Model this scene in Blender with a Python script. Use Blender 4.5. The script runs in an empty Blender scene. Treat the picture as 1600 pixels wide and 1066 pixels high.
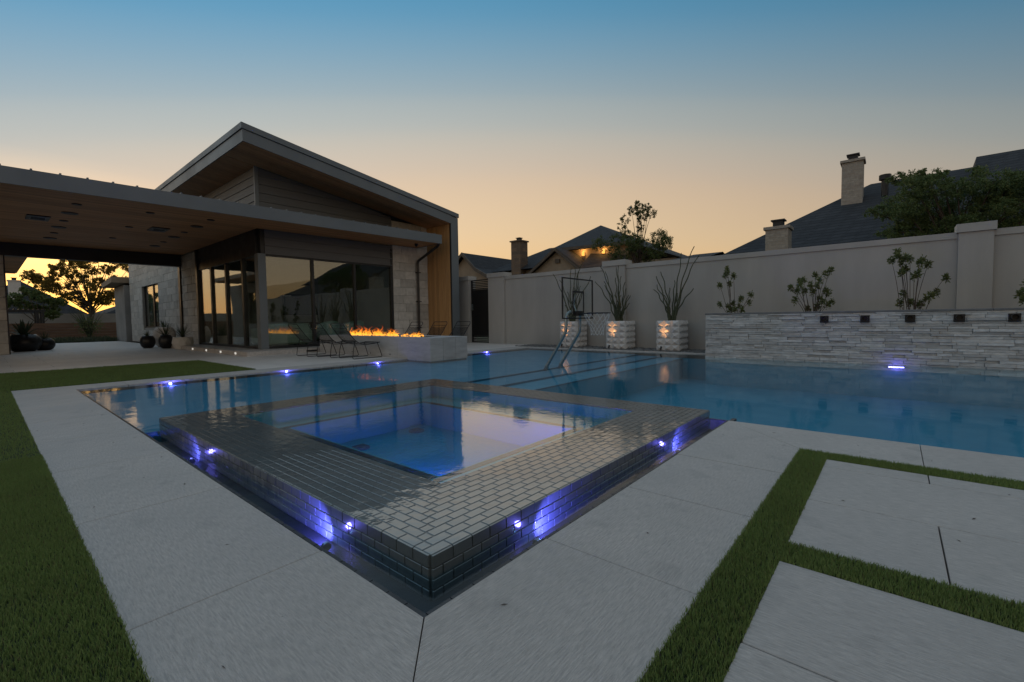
import bpy, bmesh, math, random
import numpy as np
from mathutils import Vector, Matrix

R = math.radians
D = bpy.data
SC = bpy.context.scene
COL = SC.collection
rnd = random.Random(11)
nrs = np.random.RandomState(5)

# ------------------------------------------------------------------ camera
cam = D.cameras.new('camera')
cam.lens = 15.847
cam.sensor_width = 36
cam.clip_start = 0.05
cam.clip_end = 2000
cam_o = D.objects.new('camera', cam)
COL.objects.link(cam_o)
_y, _p, _r = 0.867057422, -0.0488376469, -0.0143811927
_fw = Vector((math.sin(_y) * math.cos(_p), math.cos(_y) * math.cos(_p), math.sin(_p)))
_rt = Vector((math.cos(_y), -math.sin(_y), 0))
_up = _rt.cross(_fw)
_rt2 = _rt * math.cos(_r) + _up * math.sin(_r)
_up2 = -_rt * math.sin(_r) + _up * math.cos(_r)
_m = Matrix((_rt2, _up2, -_fw)).transposed().to_4x4()
_m.translation = Vector((0, 0, 0.9))
cam_o.matrix_world = _m
SC.camera = cam_o

# ------------------------------------------------------------------ world: dusk sky, sun just set beyond the breezeway (+Y)
SUN_AZ = 4.0       # degrees from +Y towards +X
W = D.worlds.new('World')
SC.world = W
W.use_nodes = True
wt = W.node_tree
wt.nodes.clear()


def wn(kind, **kw):
    n = wt.nodes.new(kind)
    for k, v in kw.items():
        setattr(n, k, v)
    return n


def wmath(op, a, b=None, c=None, clamp=False):
    n = wn('ShaderNodeMath', operation=op, use_clamp=clamp)
    for i, s in enumerate((a, b, c)):
        if s is None:
            continue
        if isinstance(s, (int, float)):
            n.inputs[i].default_value = s
        else:
            wt.links.new(s, n.inputs[i])
    return n.outputs[0]


def srgb(r, g, b):
    f = lambda c: c / 12.92 if c <= 0.04045 else ((c + 0.055) / 1.055) ** 2.4
    return (f(r / 255), f(g / 255), f(b / 255), 1)


def ramp(nodes, stops):
    n = nodes.new('ShaderNodeValToRGB')
    cr = n.color_ramp
    cr.interpolation = 'B_SPLINE' if len(stops) > 5 else 'LINEAR'
    while len(cr.elements) < len(stops):
        cr.elements.new(0.5)
    for e, (p, c) in zip(cr.elements, stops):
        e.position = p
        e.color = c
    return n


tc = wn('ShaderNodeTexCoord')
sep = wn('ShaderNodeSeparateXYZ')
wt.links.new(tc.outputs['Generated'], sep.inputs[0])
sx, sy, sz = sep.outputs
elev = wmath('MULTIPLY', wmath('ARCSINE', sz), 2 / math.pi, clamp=True)      # 0 horizon .. 1 zenith
el = lambda d: d / 90
hl = wmath('MAXIMUM', wmath('SQRT', wmath('ADD', wmath('MULTIPLY', sx, sx), wmath('MULTIPLY', sy, sy))), 1e-4)


def azdot(deg):
    return wmath('DIVIDE', wmath('ADD', wmath('MULTIPLY', sx, math.sin(R(deg))), wmath('MULTIPLY', sy, math.cos(R(deg)))), hl)


# the warm band stands highest a little right of the sunken sun and sinks evenly to either side
sink = wmath('MINIMUM', wmath('MULTIPLY', wmath('SUBTRACT', 1.0, azdot(48.0)), 24.0 / 90), 9.0 / 90)
elev2 = wmath('ADD', elev, wmath('MULTIPLY', sink, wmath('MINIMUM', wmath('MULTIPLY', elev, 9.0), 1.0)))
band = ramp(wt.nodes, [(0, srgb(234, 178, 116)), (el(5), srgb(231, 187, 133)), (el(10), srgb(226, 194, 152)), (el(17), srgb(208, 186, 161)),
                       (el(22), srgb(180, 178, 170)), (el(26), srgb(150, 166, 173)), (el(33), srgb(94, 146, 177)), (el(42), srgb(74, 132, 168)), (1, srgb(74, 122, 156))])
band.color_ramp.interpolation = 'CARDINAL'
wt.links.new(elev2, band.inputs[0])
ca = azdot(SUN_AZ)
dim = wmath('MAXIMUM', wmath('ADD', wmath('MULTIPLY', wmath('ADD', ca, 1.0), 0.40), 0.32), 0.52)
mixs = wn('ShaderNodeMix', data_type='RGBA', blend_type='MULTIPLY')
mixs.inputs[0].default_value = 1.0
cmb = wn('ShaderNodeCombineColor')
for i in range(3):
    wt.links.new(dim, cmb.inputs[i])
wt.links.new(band.outputs[0], mixs.inputs[6])
wt.links.new(cmb.outputs[0], mixs.inputs[7])
# afterglow round the sunken sun, with thin cloud bars
sd = Vector((math.sin(R(SUN_AZ)), math.cos(R(SUN_AZ)), math.sin(R(5.0)))).normalized()
dsun = wmath('ADD', wmath('ADD', wmath('MULTIPLY', sx, sd.x), wmath('MULTIPLY', sy, sd.y)), wmath('MULTIPLY', sz, sd.z))
glow = wmath('MULTIPLY', wmath('POWER', wmath('MAXIMUM', dsun, 0.0), 70.0), wmath('SUBTRACT', 1.0, wmath('MULTIPLY', elev, 90 / 15.0), clamp=True))
mp = wn('ShaderNodeMapping')
mp.inputs['Scale'].default_value = (2.2, 2.2, 26.0)
wt.links.new(tc.outputs['Generated'], mp.inputs[0])
nz = wn('ShaderNodeTexNoise')
nz.inputs['Scale'].default_value = 1.6
nz.inputs['Detail'].default_value = 5
wt.links.new(mp.outputs[0], nz.inputs['Vector'])
bars = wn('ShaderNodeMapRange')
bars.inputs[1].default_value = 0.38
bars.inputs[2].default_value = 0.68
bars.inputs[3].default_value = 0.35
bars.inputs[4].default_value = 1.25
wt.links.new(nz.outputs[0], bars.inputs[0])
gl = wmath('MULTIPLY', glow, bars.outputs[0])
glc = wn('ShaderNodeMix', data_type='RGBA', blend_type='ADD')
wt.links.new(gl, glc.inputs[0])
wt.links.new(mixs.outputs[2], glc.inputs[6])
glc.inputs[7].default_value = (2.3, 1.15, 0.08, 1)
bg1 = wn('ShaderNodeBackground')
bg1.inputs[1].default_value = 0.92
wt.links.new(glc.outputs[2], bg1.inputs[0])
sky = wn('ShaderNodeTexSky', sky_type='NISHITA', sun_disc=False, sun_elevation=R(0.5), sun_rotation=R(SUN_AZ), altitude=200)
bg2 = wn('ShaderNodeBackground')
bg2.inputs[1].default_value = 0.02
wt.links.new(sky.outputs[0], bg2.inputs[0])
adds = wn('ShaderNodeAddShader')
wt.links.new(bg1.outputs[0], adds.inputs[0])
wt.links.new(bg2.outputs[0], adds.inputs[1])
wo = wn('ShaderNodeOutputWorld')
wt.links.new(adds.outputs[0], wo.inputs[0])

# added fill lamp, very wide and warm, lifts paving and walls; no real source
sun = D.lights.new('sun', 'SUN')
sun.energy = 0.6
sun.angle = R(160)
sun.color = (1.0, .83, .64)
fill_o = D.objects.new('sun', sun)
COL.objects.link(fill_o)
fill_o.location = (0, 0, 30)
fill_o.rotation_euler = Vector((.12, .16, -1)).to_track_quat('-Z', 'Y').to_euler()

vs = SC.view_settings
vs.view_transform = 'Standard'
vs.look = 'None'
vs.gamma = 1
vs.exposure = 0.16
vs.use_curve_mapping = False
SC.render.engine = 'CYCLES'
cy = SC.cycles
cy.max_bounces = 10
cy.diffuse_bounces = 4
cy.glossy_bounces = 4
cy.transparent_max_bounces = 24
cy.transmission_bounces = 4
cy.sample_clamp_indirect = 4
cy.sample_clamp_direct = 30
cy.use_denoising = True
cy.caustics_reflective = False
cy.blur_glossy = 0.5

# ------------------------------------------------------------------ materials (all procedural, textured by world position)


class NT:
    def __init__(s, name):
        s.m = D.materials.new(name)
        s.m.use_nodes = True
        s.t = s.m.node_tree
        s.t.nodes.clear()
        s.out = s.n('ShaderNodeOutputMaterial')

    def n(s, kind, **kw):
        q = s.t.nodes.new(kind)
        for k, v in kw.items():
            setattr(q, k, v)
        return q

    def set(s, sock, v):
        if hasattr(v, 'is_linked'):
            s.t.links.new(v, sock)
        else:
            sock.default_value = v

    def math(s, op, a, b=0.0, clamp=False):
        q = s.n('ShaderNodeMath', operation=op, use_clamp=clamp)
        s.set(q.inputs[0], a)
        s.set(q.inputs[1], b)
        return q.outputs[0]

    def mix(s, f, a, b, bt='MIX'):
        q = s.n('ShaderNodeMix', data_type='RGBA', blend_type=bt)
        s.set(q.inputs[0], f)
        s.set(q.inputs[6], a)
        s.set(q.inputs[7], b)
        return q.outputs[2]

    def pos(s, scale=(1, 1, 1), rot=(0, 0, 0)):
        g = s.n('ShaderNodeNewGeometry')
        mp = s.n('ShaderNodeMapping')
        mp.inputs['Scale'].default_value = scale
        mp.inputs['Rotation'].default_value = rot
        s.t.links.new(g.outputs['Position'], mp.inputs[0])
        return mp.outputs[0]

    def noise(s, vec, scale, detail=4, rough=0.55):
        q = s.n('ShaderNodeTexNoise')
        s.t.links.new(vec, q.inputs['Vector'])
        q.inputs['Scale'].default_value = scale
        q.inputs['Detail'].default_value = detail
        q.inputs['Roughness'].default_value = rough
        return q.outputs[0]

    def mr(s, v, a, b, c, d):
        q = s.n('ShaderNodeMapRange')
        s.set(q.inputs[0], v)
        for i, k in enumerate((a, b, c, d)):
            q.inputs[i + 1].default_value = k
        return q.outputs[0]

    def bump(s, h, strength, dist=0.01, normal=None):
        q = s.n('ShaderNodeBump')
        q.inputs['Strength'].default_value = strength
        q.inputs['Distance'].default_value = dist
        s.t.links.new(h, q.inputs['Height'])
        if normal is not None:
            s.t.links.new(normal, q.inputs['Normal'])
        return q.outputs[0]

    def principled(s, col, rough=0.5, metal=0.0, spec=0.5, normal=None, coat=0.0):
        q = s.n('ShaderNodeBsdfPrincipled')
        s.set(q.inputs['Base Color'], col)
        s.set(q.inputs['Roughness'], rough)
        q.inputs['Metallic'].default_value = metal
        q.inputs['Specular IOR Level'].default_value = spec
        q.inputs['Coat Weight'].default_value = coat
        if normal is not None:
            s.t.links.new(normal, q.inputs['Normal'])
        return q

    def done(s, sh):
        s.t.links.new(sh, s.out.inputs[0])
        return s.m


def c4(c):
    return (c[0], c[1], c[2], 1)


def surf(name, col, col2=None, rough=0.6, metal=0.0, spec=0.4, scale=6.0, stretch=(1, 1, 1), bscale=60.0, bstr=0.25, bdist=0.004,
         rand=0.12, isl=False, bstretch=None, rvar=0.08, coat=0.0, detail=5):
    t = NT(name)
    v = t.pos(stretch)
    nz = t.noise(v, scale, detail)
    a = c4(col)
    b = c4(col2 if col2 else [c * 0.72 for c in col])
    base = t.mix(t.mr(nz, 0.3, 0.7, 0, 1), a, b)
    if rand:
        if isl:
            g = t.n('ShaderNodeNewGeometry')
            rv = g.outputs['Random Per Island']
        else:
            g = t.n('ShaderNodeObjectInfo')
            rv = g.outputs['Random']
        k = t.mr(rv, 0, 1, 1 - rand, 1 + rand)
        cc = t.n('ShaderNodeCombineColor')
        for i in range(3):
            t.t.links.new(k, cc.inputs[i])
        base = t.mix(1.0, base, cc.outputs[0], 'MULTIPLY')
    nrm = None
    if bstr:
        bv = t.pos(bstretch or stretch)
        nrm = t.bump(t.noise(bv, bscale, 4, 0.6), bstr, bdist)
    ro = t.mr(nz, 0.3, 0.7, max(0.02, rough - rvar), min(1, rough + rvar))
    return t.done(t.principled(base, ro, metal, spec, nrm, coat).outputs[0])


def emit(name, col, strength):
    t = NT(name)
    e = t.n('ShaderNodeEmission')
    e.inputs[0].default_value = c4(col)
    e.inputs[1].default_value = strength
    return t.done(e.outputs[0])


def water(name, tint, rough, ior, waves, gain=1.0):
    """flat water: Fresnel mirror over a tinted clear body; waves = [(scale, stretch, strength, distance)]"""
    t = NT(name)
    nrm = None
    for sc, st, k, dist in waves:
        nrm = t.bump(t.noise(t.pos(st), sc, 3, 0.5), k, dist, nrm)
    g = t.n('ShaderNodeNewGeometry')
    dp = t.n('ShaderNodeVectorMath', operation='DOT_PRODUCT')
    t.t.links.new(g.outputs['Incoming'], dp.inputs[0])
    t.t.links.new(nrm if nrm is not None else g.outputs['Normal'], dp.inputs[1])
    om = t.math('SUBTRACT', 1.0, t.math('ABSOLUTE', dp.outputs['Value']), clamp=True)
    r0 = ((ior - 1) / (ior + 1)) ** 2
    fr = t.math('ADD', t.math('MULTIPLY', t.math('POWER', om, 5.0), (1 - r0) * gain), r0, clamp=True)
    tr = t.n('ShaderNodeBsdfTransparent')
    tr.inputs[0].default_value = c4(tint)
    gl_ = t.n('ShaderNodeBsdfGlossy')
    gl_.inputs['Color'].default_value = (1, 1, 1, 1)
    gl_.inputs['Roughness'].default_value = rough
    if nrm is not None:
        t.t.links.new(nrm, gl_.inputs['Normal'])
    mx = t.n('ShaderNodeMixShader')
    t.t.links.new(fr, mx.inputs[0])
    t.t.links.new(tr.outputs[0], mx.inputs[1])
    t.t.links.new(gl_.outputs[0], mx.inputs[2])
    return t.done(mx.outputs[0])


def glass(name, tint, ior, rough=0.0):
    return water(name, tint, rough, ior, [(0.35, (1, 1, 1), 0.02, 0.3)])


M = {}


def paver_mat(name, st, bst):
    """honed porcelain: long fine grain, cloudy mottling, a few small dark specks and faint water marks"""
    t = NT(name)
    grain = t.noise(t.pos(st), 19, 5, .65)
    fine = t.noise(t.pos(bst), 70, 3, .7)
    cloud = t.noise(t.pos(), 1.7, 5, .6)
    col = t.mix(t.mr(grain, .36, .64, 0, 1), c4((.57, .52, .475)), c4((.37, .34, .315)))
    col = t.mix(t.mr(cloud, .38, .72, 0, .5), col, c4((.37, .345, .32)))
    col = t.mix(t.mr(fine, .52, .75, 0, .5), col, c4((.26, .245, .23)))
    mark = t.noise(t.pos(), 5.5, 2, .4)
    col = t.mix(t.mr(mark, .62, .70, 0, .2), col, c4((.20, .19, .18)))
    speck = t.n('ShaderNodeTexVoronoi')
    t.t.links.new(t.pos(), speck.inputs['Vector'])
    speck.inputs['Scale'].default_value = 9.0
    col = t.mix(t.math('MULTIPLY', t.math('LESS_THAN', speck.outputs['Distance'], .035), .6), col, c4((.12, .11, .10)))
    rv = t.n('ShaderNodeObjectInfo').outputs['Random']
    col = t.mix(t.mr(rv, 0, 1, 0, .22), col, c4((.36, .34, .33)))
    n1 = t.bump(grain, .6, .006)
    n2 = t.bump(fine, .6, .004, n1)
    return t.done(t.principled(col, t.mr(cloud, .3, .7, .5, .68), 0, .4, n2).outputs[0])


M['paver'] = paver_mat('porcelain paver', (1, 10, 1), (1, 5, 1))
M['paver_y'] = paver_mat('porcelain paver turned', (10, 1, 1), (5, 1, 1))
M['paver_far'] = surf('porcelain patio paver', (.66, .61, .56), (.53, .49, .45), rough=.55, scale=4, stretch=(1, 5, 1), bscale=40, bstr=.25, rand=.07)
M['joint'] = surf('joint sand', (.085, .082, .08), rough=.9, scale=30, rand=0)
M['soil'] = surf('soil', (.06, .045, .032), rough=.95, scale=9, bscale=30, bstr=.8, bdist=.02, rand=0)
M['ground'] = surf('dry grass ground', (.07, .075, .035), (.05, .05, .03), rough=.95, scale=.6, bscale=4, bstr=.6, bdist=.05, rand=0)
M['turf_base'] = surf('turf backing', (.022, .035, .012), rough=.95, scale=40, rand=0)


def blade_mat(name, a, b, tip, tlf=.3):
    t = NT(name)
    g = t.n('ShaderNodeNewGeometry')
    rv = g.outputs['Random Per Island']
    col = t.mix(rv, c4(a), c4(b))
    big = t.noise(t.pos(), 2.2, 3)
    col = t.mix(t.mr(big, .35, .7, 0, .55), col, c4([x * .6 for x in b]))
    dry = t.math('GREATER_THAN', rv, 0.93)
    col = t.mix(dry, col, c4(tip))
    p = t.principled(col, .6, 0, .25)
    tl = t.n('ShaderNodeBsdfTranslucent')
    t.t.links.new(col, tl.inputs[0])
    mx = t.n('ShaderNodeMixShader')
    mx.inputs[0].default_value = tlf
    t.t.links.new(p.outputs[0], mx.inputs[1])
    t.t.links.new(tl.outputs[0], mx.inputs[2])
    return t.done(mx.outputs[0])


M['turf'] = blade_mat('turf blades', (.16, .24, .07), (.25, .31, .10), (.17, .16, .07))
M['turf_far'] = blade_mat('turf blades far', (.14, .21, .06), (.21, .27, .085), (.15, .15, .06))
M['leaf'] = blade_mat('tree leaves', (.065, .10, .032), (.12, .15, .05), (.12, .12, .04))
M['leaf_back'] = blade_mat('leaves with painted backlight', (.18, .15, .045), (.38, .27, .07), (.55, .36, .1), .72)  # golden sunset backlight put into the leaf colour, plus strong translucency
M['leaf_dark'] = blade_mat('dark tree leaves', (.075, .12, .04), (.15, .20, .07), (.2, .22, .09))
M['leaf_olive'] = blade_mat('olive leaves', (.10, .135, .05), (.17, .195, .075), (.22, .21, .08))
M['leaf_grey'] = blade_mat('grey green leaves', (.06, .075, .045), (.10, .115, .065), (.14, .14, .08))
M['leaf_spike'] = blade_mat('agave leaves', (.045, .065, .035), (.075, .095, .05), (.1, .1, .05))
M['bark'] = surf('bark', (.10, .075, .055), (.05, .038, .03), rough=.9, scale=14, bscale=40, bstr=.8, bdist=.01, rand=0)
M['stem'] = surf('ocotillo stem', (.085, .10, .055), (.045, .05, .032), rough=.85, scale=60, bscale=90, bstr=.9, bdist=.006, rand=.15, isl=True)

M['plaster'] = surf('pool plaster', (.03, .27, .40), (.025, .24, .36), rough=.6, scale=3, bscale=80, bstr=.1, rand=0)
M['plaster_pale'] = surf('sun shelf plaster', (.035, .225, .345), (.03, .205, .32), rough=.6, scale=3, bscale=80, bstr=.1, rand=0)
M['plaster_dark'] = surf('pool basin plaster', (.010, .255, .385), (.008, .225, .345), rough=.6, scale=2, bscale=80, bstr=.1, rand=0)
M['pebble_spa'] = surf('spa pebble plaster', (.13, .44, .49), (.09, .36, .42), rough=.6, scale=140, bscale=160, bstr=.3, rand=0)
M['spa_floor'] = surf('spa floor plaster', (.06, .34, .48), (.04, .27, .42), rough=.6, scale=60, bscale=160, bstr=.3, rand=0)


def tile_mat(name, isl):
    """charcoal tile under a thin sheet of running water (the coat)"""
    t = NT(name)
    if isl:
        rv = t.n('ShaderNodeNewGeometry').outputs['Random Per Island']
    else:
        rv = t.n('ShaderNodeObjectInfo').outputs['Random']
    nz_ = t.noise(t.pos(), 30, 4)
    col = t.mix(t.mr(nz_, .3, .7, 0, 1), c4((.098, .122, .128)), c4((.078, .098, .104)))
    col = t.mix(t.mr(rv, 0, 1, 0, .45), col, c4((.06, .07, .072)))
    q = t.principled(col, .35, 0, .4, None, 1.0)
    q.inputs['Coat IOR'].default_value = 1.8
    q.inputs['Coat Roughness'].default_value = .03
    b1 = t.bump(t.noise(t.pos((1, 1, .2)), 3.2, 2, .5), .035, .12)
    b2 = t.bump(t.noise(t.pos((1, 1, .2)), 16, 2, .5), .05, .03, b1)
    t.t.links.new(b2, q.inputs['Coat Normal'])
    return t.done(q.outputs[0])


M['tile'] = tile_mat('wet charcoal tile', False)
M['tile_isl'] = tile_mat('wet charcoal tile field', True)
M['grout'] = surf('dark wet grout', (.052, .061, .065), rough=.5, scale=50, rand=0, coat=.8)
M['step_edge'] = surf('blue step edge tile', (.025, .13, .21), (.02, .11, .18), rough=.4, scale=8, rand=0)
M['trough'] = surf('dark trough tile', (.022, .025, .030), (.014, .016, .02), rough=.4, scale=8, rand=0)

M['water'] = water('pool water', (.80, .93, .97), .06, 1.27, [(1.6, (1, 1, 1), .022, .2), (9, (1, 1, 1), .012, .05)], .62)
M['spa_water'] = water('spa water film', (.90, .97, .98), .012, 1.95, [(1.1, (1, 1, 1), .010, .2), (16, (1, 1, 1), .022, .04)])

M['stucco'] = surf('stucco wall', (.435, .42, .395), (.35, .338, .318), rough=.9, scale=1.6, stretch=(1, 1, .22), bscale=70, bstr=.5, bdist=.006, rand=.02, bstretch=(1, 1, 1), detail=7)
M['stucco_cap'] = surf('stucco cap', (.43, .415, .39), (.36, .348, .328), rough=.9, scale=1.5, bscale=110, bstr=.3, rand=.02)
M['limestone'] = surf('limestone block', (.55, .525, .48), (.42, .40, .365), rough=.85, scale=7, bscale=28, bstr=.55, bdist=.008, rand=.16)
M['mortar'] = surf('mortar', (.34, .32, .29), rough=.95, scale=20, rand=0)
M['ledger'] = surf('ledger stone', (.57, .57, .56), (.39, .39, .385), rough=.85, scale=9, stretch=(1, 1, 3), bscale=26, bstr=.7, bdist=.01, rand=.2)
M['ledger_isl'] = surf('ledger stone field', (.57, .57, .56), (.39, .39, .385), rough=.85, scale=9, stretch=(1, 1, 3), bscale=26, bstr=.7, bdist=.01, rand=.2, isl=True)
M['slate'] = surf('slate cap', (.17, .175, .18), (.12, .125, .13), rough=.6, scale=8, rand=.05)
M['fascia'] = surf('grey painted metal fascia', (.145, .166, .18), (.128, .147, .16), rough=.45, scale=1.2, bscale=90, bstr=.04, rand=.02)
M['dark'] = surf('dark bronze frame', (.022, .022, .023), (.018, .018, .019), rough=.4, scale=3, bscale=80, bstr=.05, rand=.03)
M['siding'] = surf('charcoal lap siding', (.135, .14, .143), (.11, .114, .117), rough=.55, scale=5, stretch=(.3, .3, 8), bscale=40, bstr=.25, bdist=.003, rand=.06)
M['wood'] = surf('cedar board', (.54, .285, .13), (.38, .185, .08), rough=.55, scale=5, stretch=(.25, 5, 5), bscale=30, bstr=.2, bdist=.003, rand=.18, detail=8)
M['wood_v'] = surf('cedar board upright', (.54, .32, .14), (.40, .22, .09), rough=.5, scale=5, stretch=(5, 5, .25), bscale=30, bstr=.2, bdist=.003, rand=.16, detail=8)
M['fence'] = surf('stained fence board', (.22, .12, .07), (.12, .065, .04), rough=.6, scale=4, stretch=(.4, 4, 6), bscale=20, bstr=.2, rand=.2)
M['concrete'] = surf('fire pit concrete', (.44, .44, .435), (.34, .34, .338), rough=.7, scale=3, stretch=(1, 1, 5), bscale=25, bstr=.4, bdist=.004, rand=.05, bstretch=(1, 1, 4))
M['lava'] = surf('lava rock', (.03, .028, .028), rough=.95, scale=20, bscale=40, bstr=1, bdist=.01, rand=.3, isl=True)
M['pebble'] = surf('river pebble', (.19, .185, .175), (.11, .108, .105), rough=.75, scale=14, bscale=40, bstr=.2, rand=.45, isl=True)
M['white'] = surf('white cast planter', (.62, .60, .575), (.54, .52, .50), rough=.7, scale=7, bscale=60, bstr=.15, rand=.02)
M['black'] = surf('black powder coat', (.012, .012, .013), rough=.45, scale=20, bstr=.05, rand=0)
M['blackpot'] = surf('black glazed pot', (.014, .014, .016), rough=.35, scale=4, bstr=.05, rand=0)
M['steel'] = surf('brushed steel tube', (.30, .36, .37), (.24, .29, .30), rough=.32, metal=.85, scale=8, bstr=.03, rand=0)
M['net'] = surf('white net cord', (.62, .64, .64), rough=.8, scale=40, rand=0)
M['tan'] = surf('tan stucco house', (.30, .235, .17), (.26, .20, .145), rough=.9, scale=2, rand=0)
M['trimbrown'] = surf('brown eave trim', (.10, .08, .062), rough=.7, scale=3, rand=0)
M['brick'] = None
M['farwall'] = surf('pale garden wall', (.30, .29, .275), rough=.9, scale=1, rand=0)
M['inwall'] = surf('interior wall', (.30, .29, .27), rough=.9, scale=1, bstr=0, rand=0)
M['infloor'] = surf('interior floor', (.26, .25, .23), rough=.5, scale=2, rand=0)
M['sofa'] = surf('pale upholstery', (.50, .54, .50), (.44, .48, .44), rough=.95, scale=9, bscale=200, bstr=.3, rand=.04)
M['armchair'] = surf('teal upholstery', (.26, .38, .35), (.22, .33, .30), rough=.95, scale=9, bscale=200, bstr=.3, rand=.04)
M['glass'] = glass('tinted window glass', (.80, .86, .82), 2.0)
M['clear'] = water('clear acrylic', (.93, .95, .95), .0, 1.3, [])
M['led'] = emit('blue led lens', (.26, .22, 1.0), 16)
M['led_c'] = emit('cyan led lens', (.22, .50, 1.0), 22)
M['steplight'] = emit('step light lens', (1, .95, .85), .55)
M['sconce'] = emit('warm wall lamp', (1, .42, .08), 1.6)


def brick_mat(name, c1, c2, mortar, sc, bw, rh):
    t = NT(name)
    g = t.n('ShaderNodeNewGeometry')
    s_ = t.n('ShaderNodeSeparateXYZ')
    t.t.links.new(g.outputs['Position'], s_.inputs[0])
    u = t.math('ADD', s_.outputs[0], s_.outputs[1])
    cb = t.n('ShaderNodeCombineXYZ')
    t.t.links.new(u, cb.inputs[0])
    t.t.links.new(s_.outputs[2], cb.inputs[1])
    b = t.n('ShaderNodeTexBrick')
    b.inputs['Scale'].default_value = sc
    b.inputs['Brick Width'].default_value = bw
    b.inputs['Row Height'].default_value = rh
    b.inputs['Mortar Size'].default_value = .012
    b.inputs['Color1'].default_value = c4(c1)
    b.inputs['Color2'].default_value = c4(c2)
    b.inputs['Mortar'].default_value = c4(mortar)
    t.t.links.new(cb.outputs[0], b.inputs['Vector'])
    nz = t.noise(t.pos(), 11, 4)
    col = t.mix(t.mr(nz, .35, .7, 0, .6), b.outputs[0], c4([x * .55 for x in c1]))
    nrm = t.bump(t.math('SUBTRACT', 1.0, b.outputs[1]), .6, .02)
    return t.done(t.principled(col, .85, 0, .3, nrm).outputs[0])


M['brick'] = brick_mat('whitewashed brick', (.42, .38, .32), (.34, .29, .235), (.36, .33, .29), 1.0, .22, .075)
M['shingle'] = brick_mat('asphalt shingle roof', (.052, .056, .062), (.030, .033, .038), (.012, .013, .015), 1.0, .34, .125)
M['rubble'] = brick_mat('brown chimney stone', (.22, .15, .10), (.13, .10, .08), (.16, .14, .12), 1.0, .42, .24)

# ------------------------------------------------------------------ mesh helpers
WL = {}


def wl(o):
    return WL[o.name] if o is not None else Vector((0, 0, 0))


def tag(o, label=None, cat=None, group=None, kind=None):
    if label:
        o['label'] = label
    if cat:
        o['category'] = cat
    if group:
        o['group'] = group
    if kind:
        o['kind'] = kind
    return o


def thing(name, loc, label, cat, group=None):
    o = D.objects.new(name, None)
    COL.objects.link(o)
    o.location = loc
    o.empty_display_size = .1
    WL[o.name] = Vector(loc)
    return tag(o, label, cat, group)


def npmesh(name, V, F):
    V = np.asarray(V, dtype=np.float32)
    F = np.asarray(F, dtype=np.int32)
    me = D.meshes.new(name)
    n, k = F.shape
    me.vertices.add(len(V))
    me.vertices.foreach_set('co', V.ravel())
    me.loops.add(n * k)
    me.loops.foreach_set('vertex_index', F.ravel())
    me.polygons.add(n)
    me.polygons.foreach_set('loop_start', np.arange(0, n * k, k, dtype=np.int32))
    me.update(calc_edges=True)
    return me


def addobj(name, me, mat, parent=None, loc=(0, 0, 0), smooth=False):
    """mesh in world coordinates (or local to loc) linked under parent"""
    if mat is not None and not me.materials:
        me.materials.append(mat)
    if smooth:
        me.polygons.foreach_set('use_smooth', [True] * len(me.polygons))
    o = D.objects.new(name, me)
    COL.objects.link(o)
    if parent is not None:
        o.parent = parent
    o.location = Vector(loc) - wl(parent)
    WL[o.name] = Vector(loc)
    return o


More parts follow.
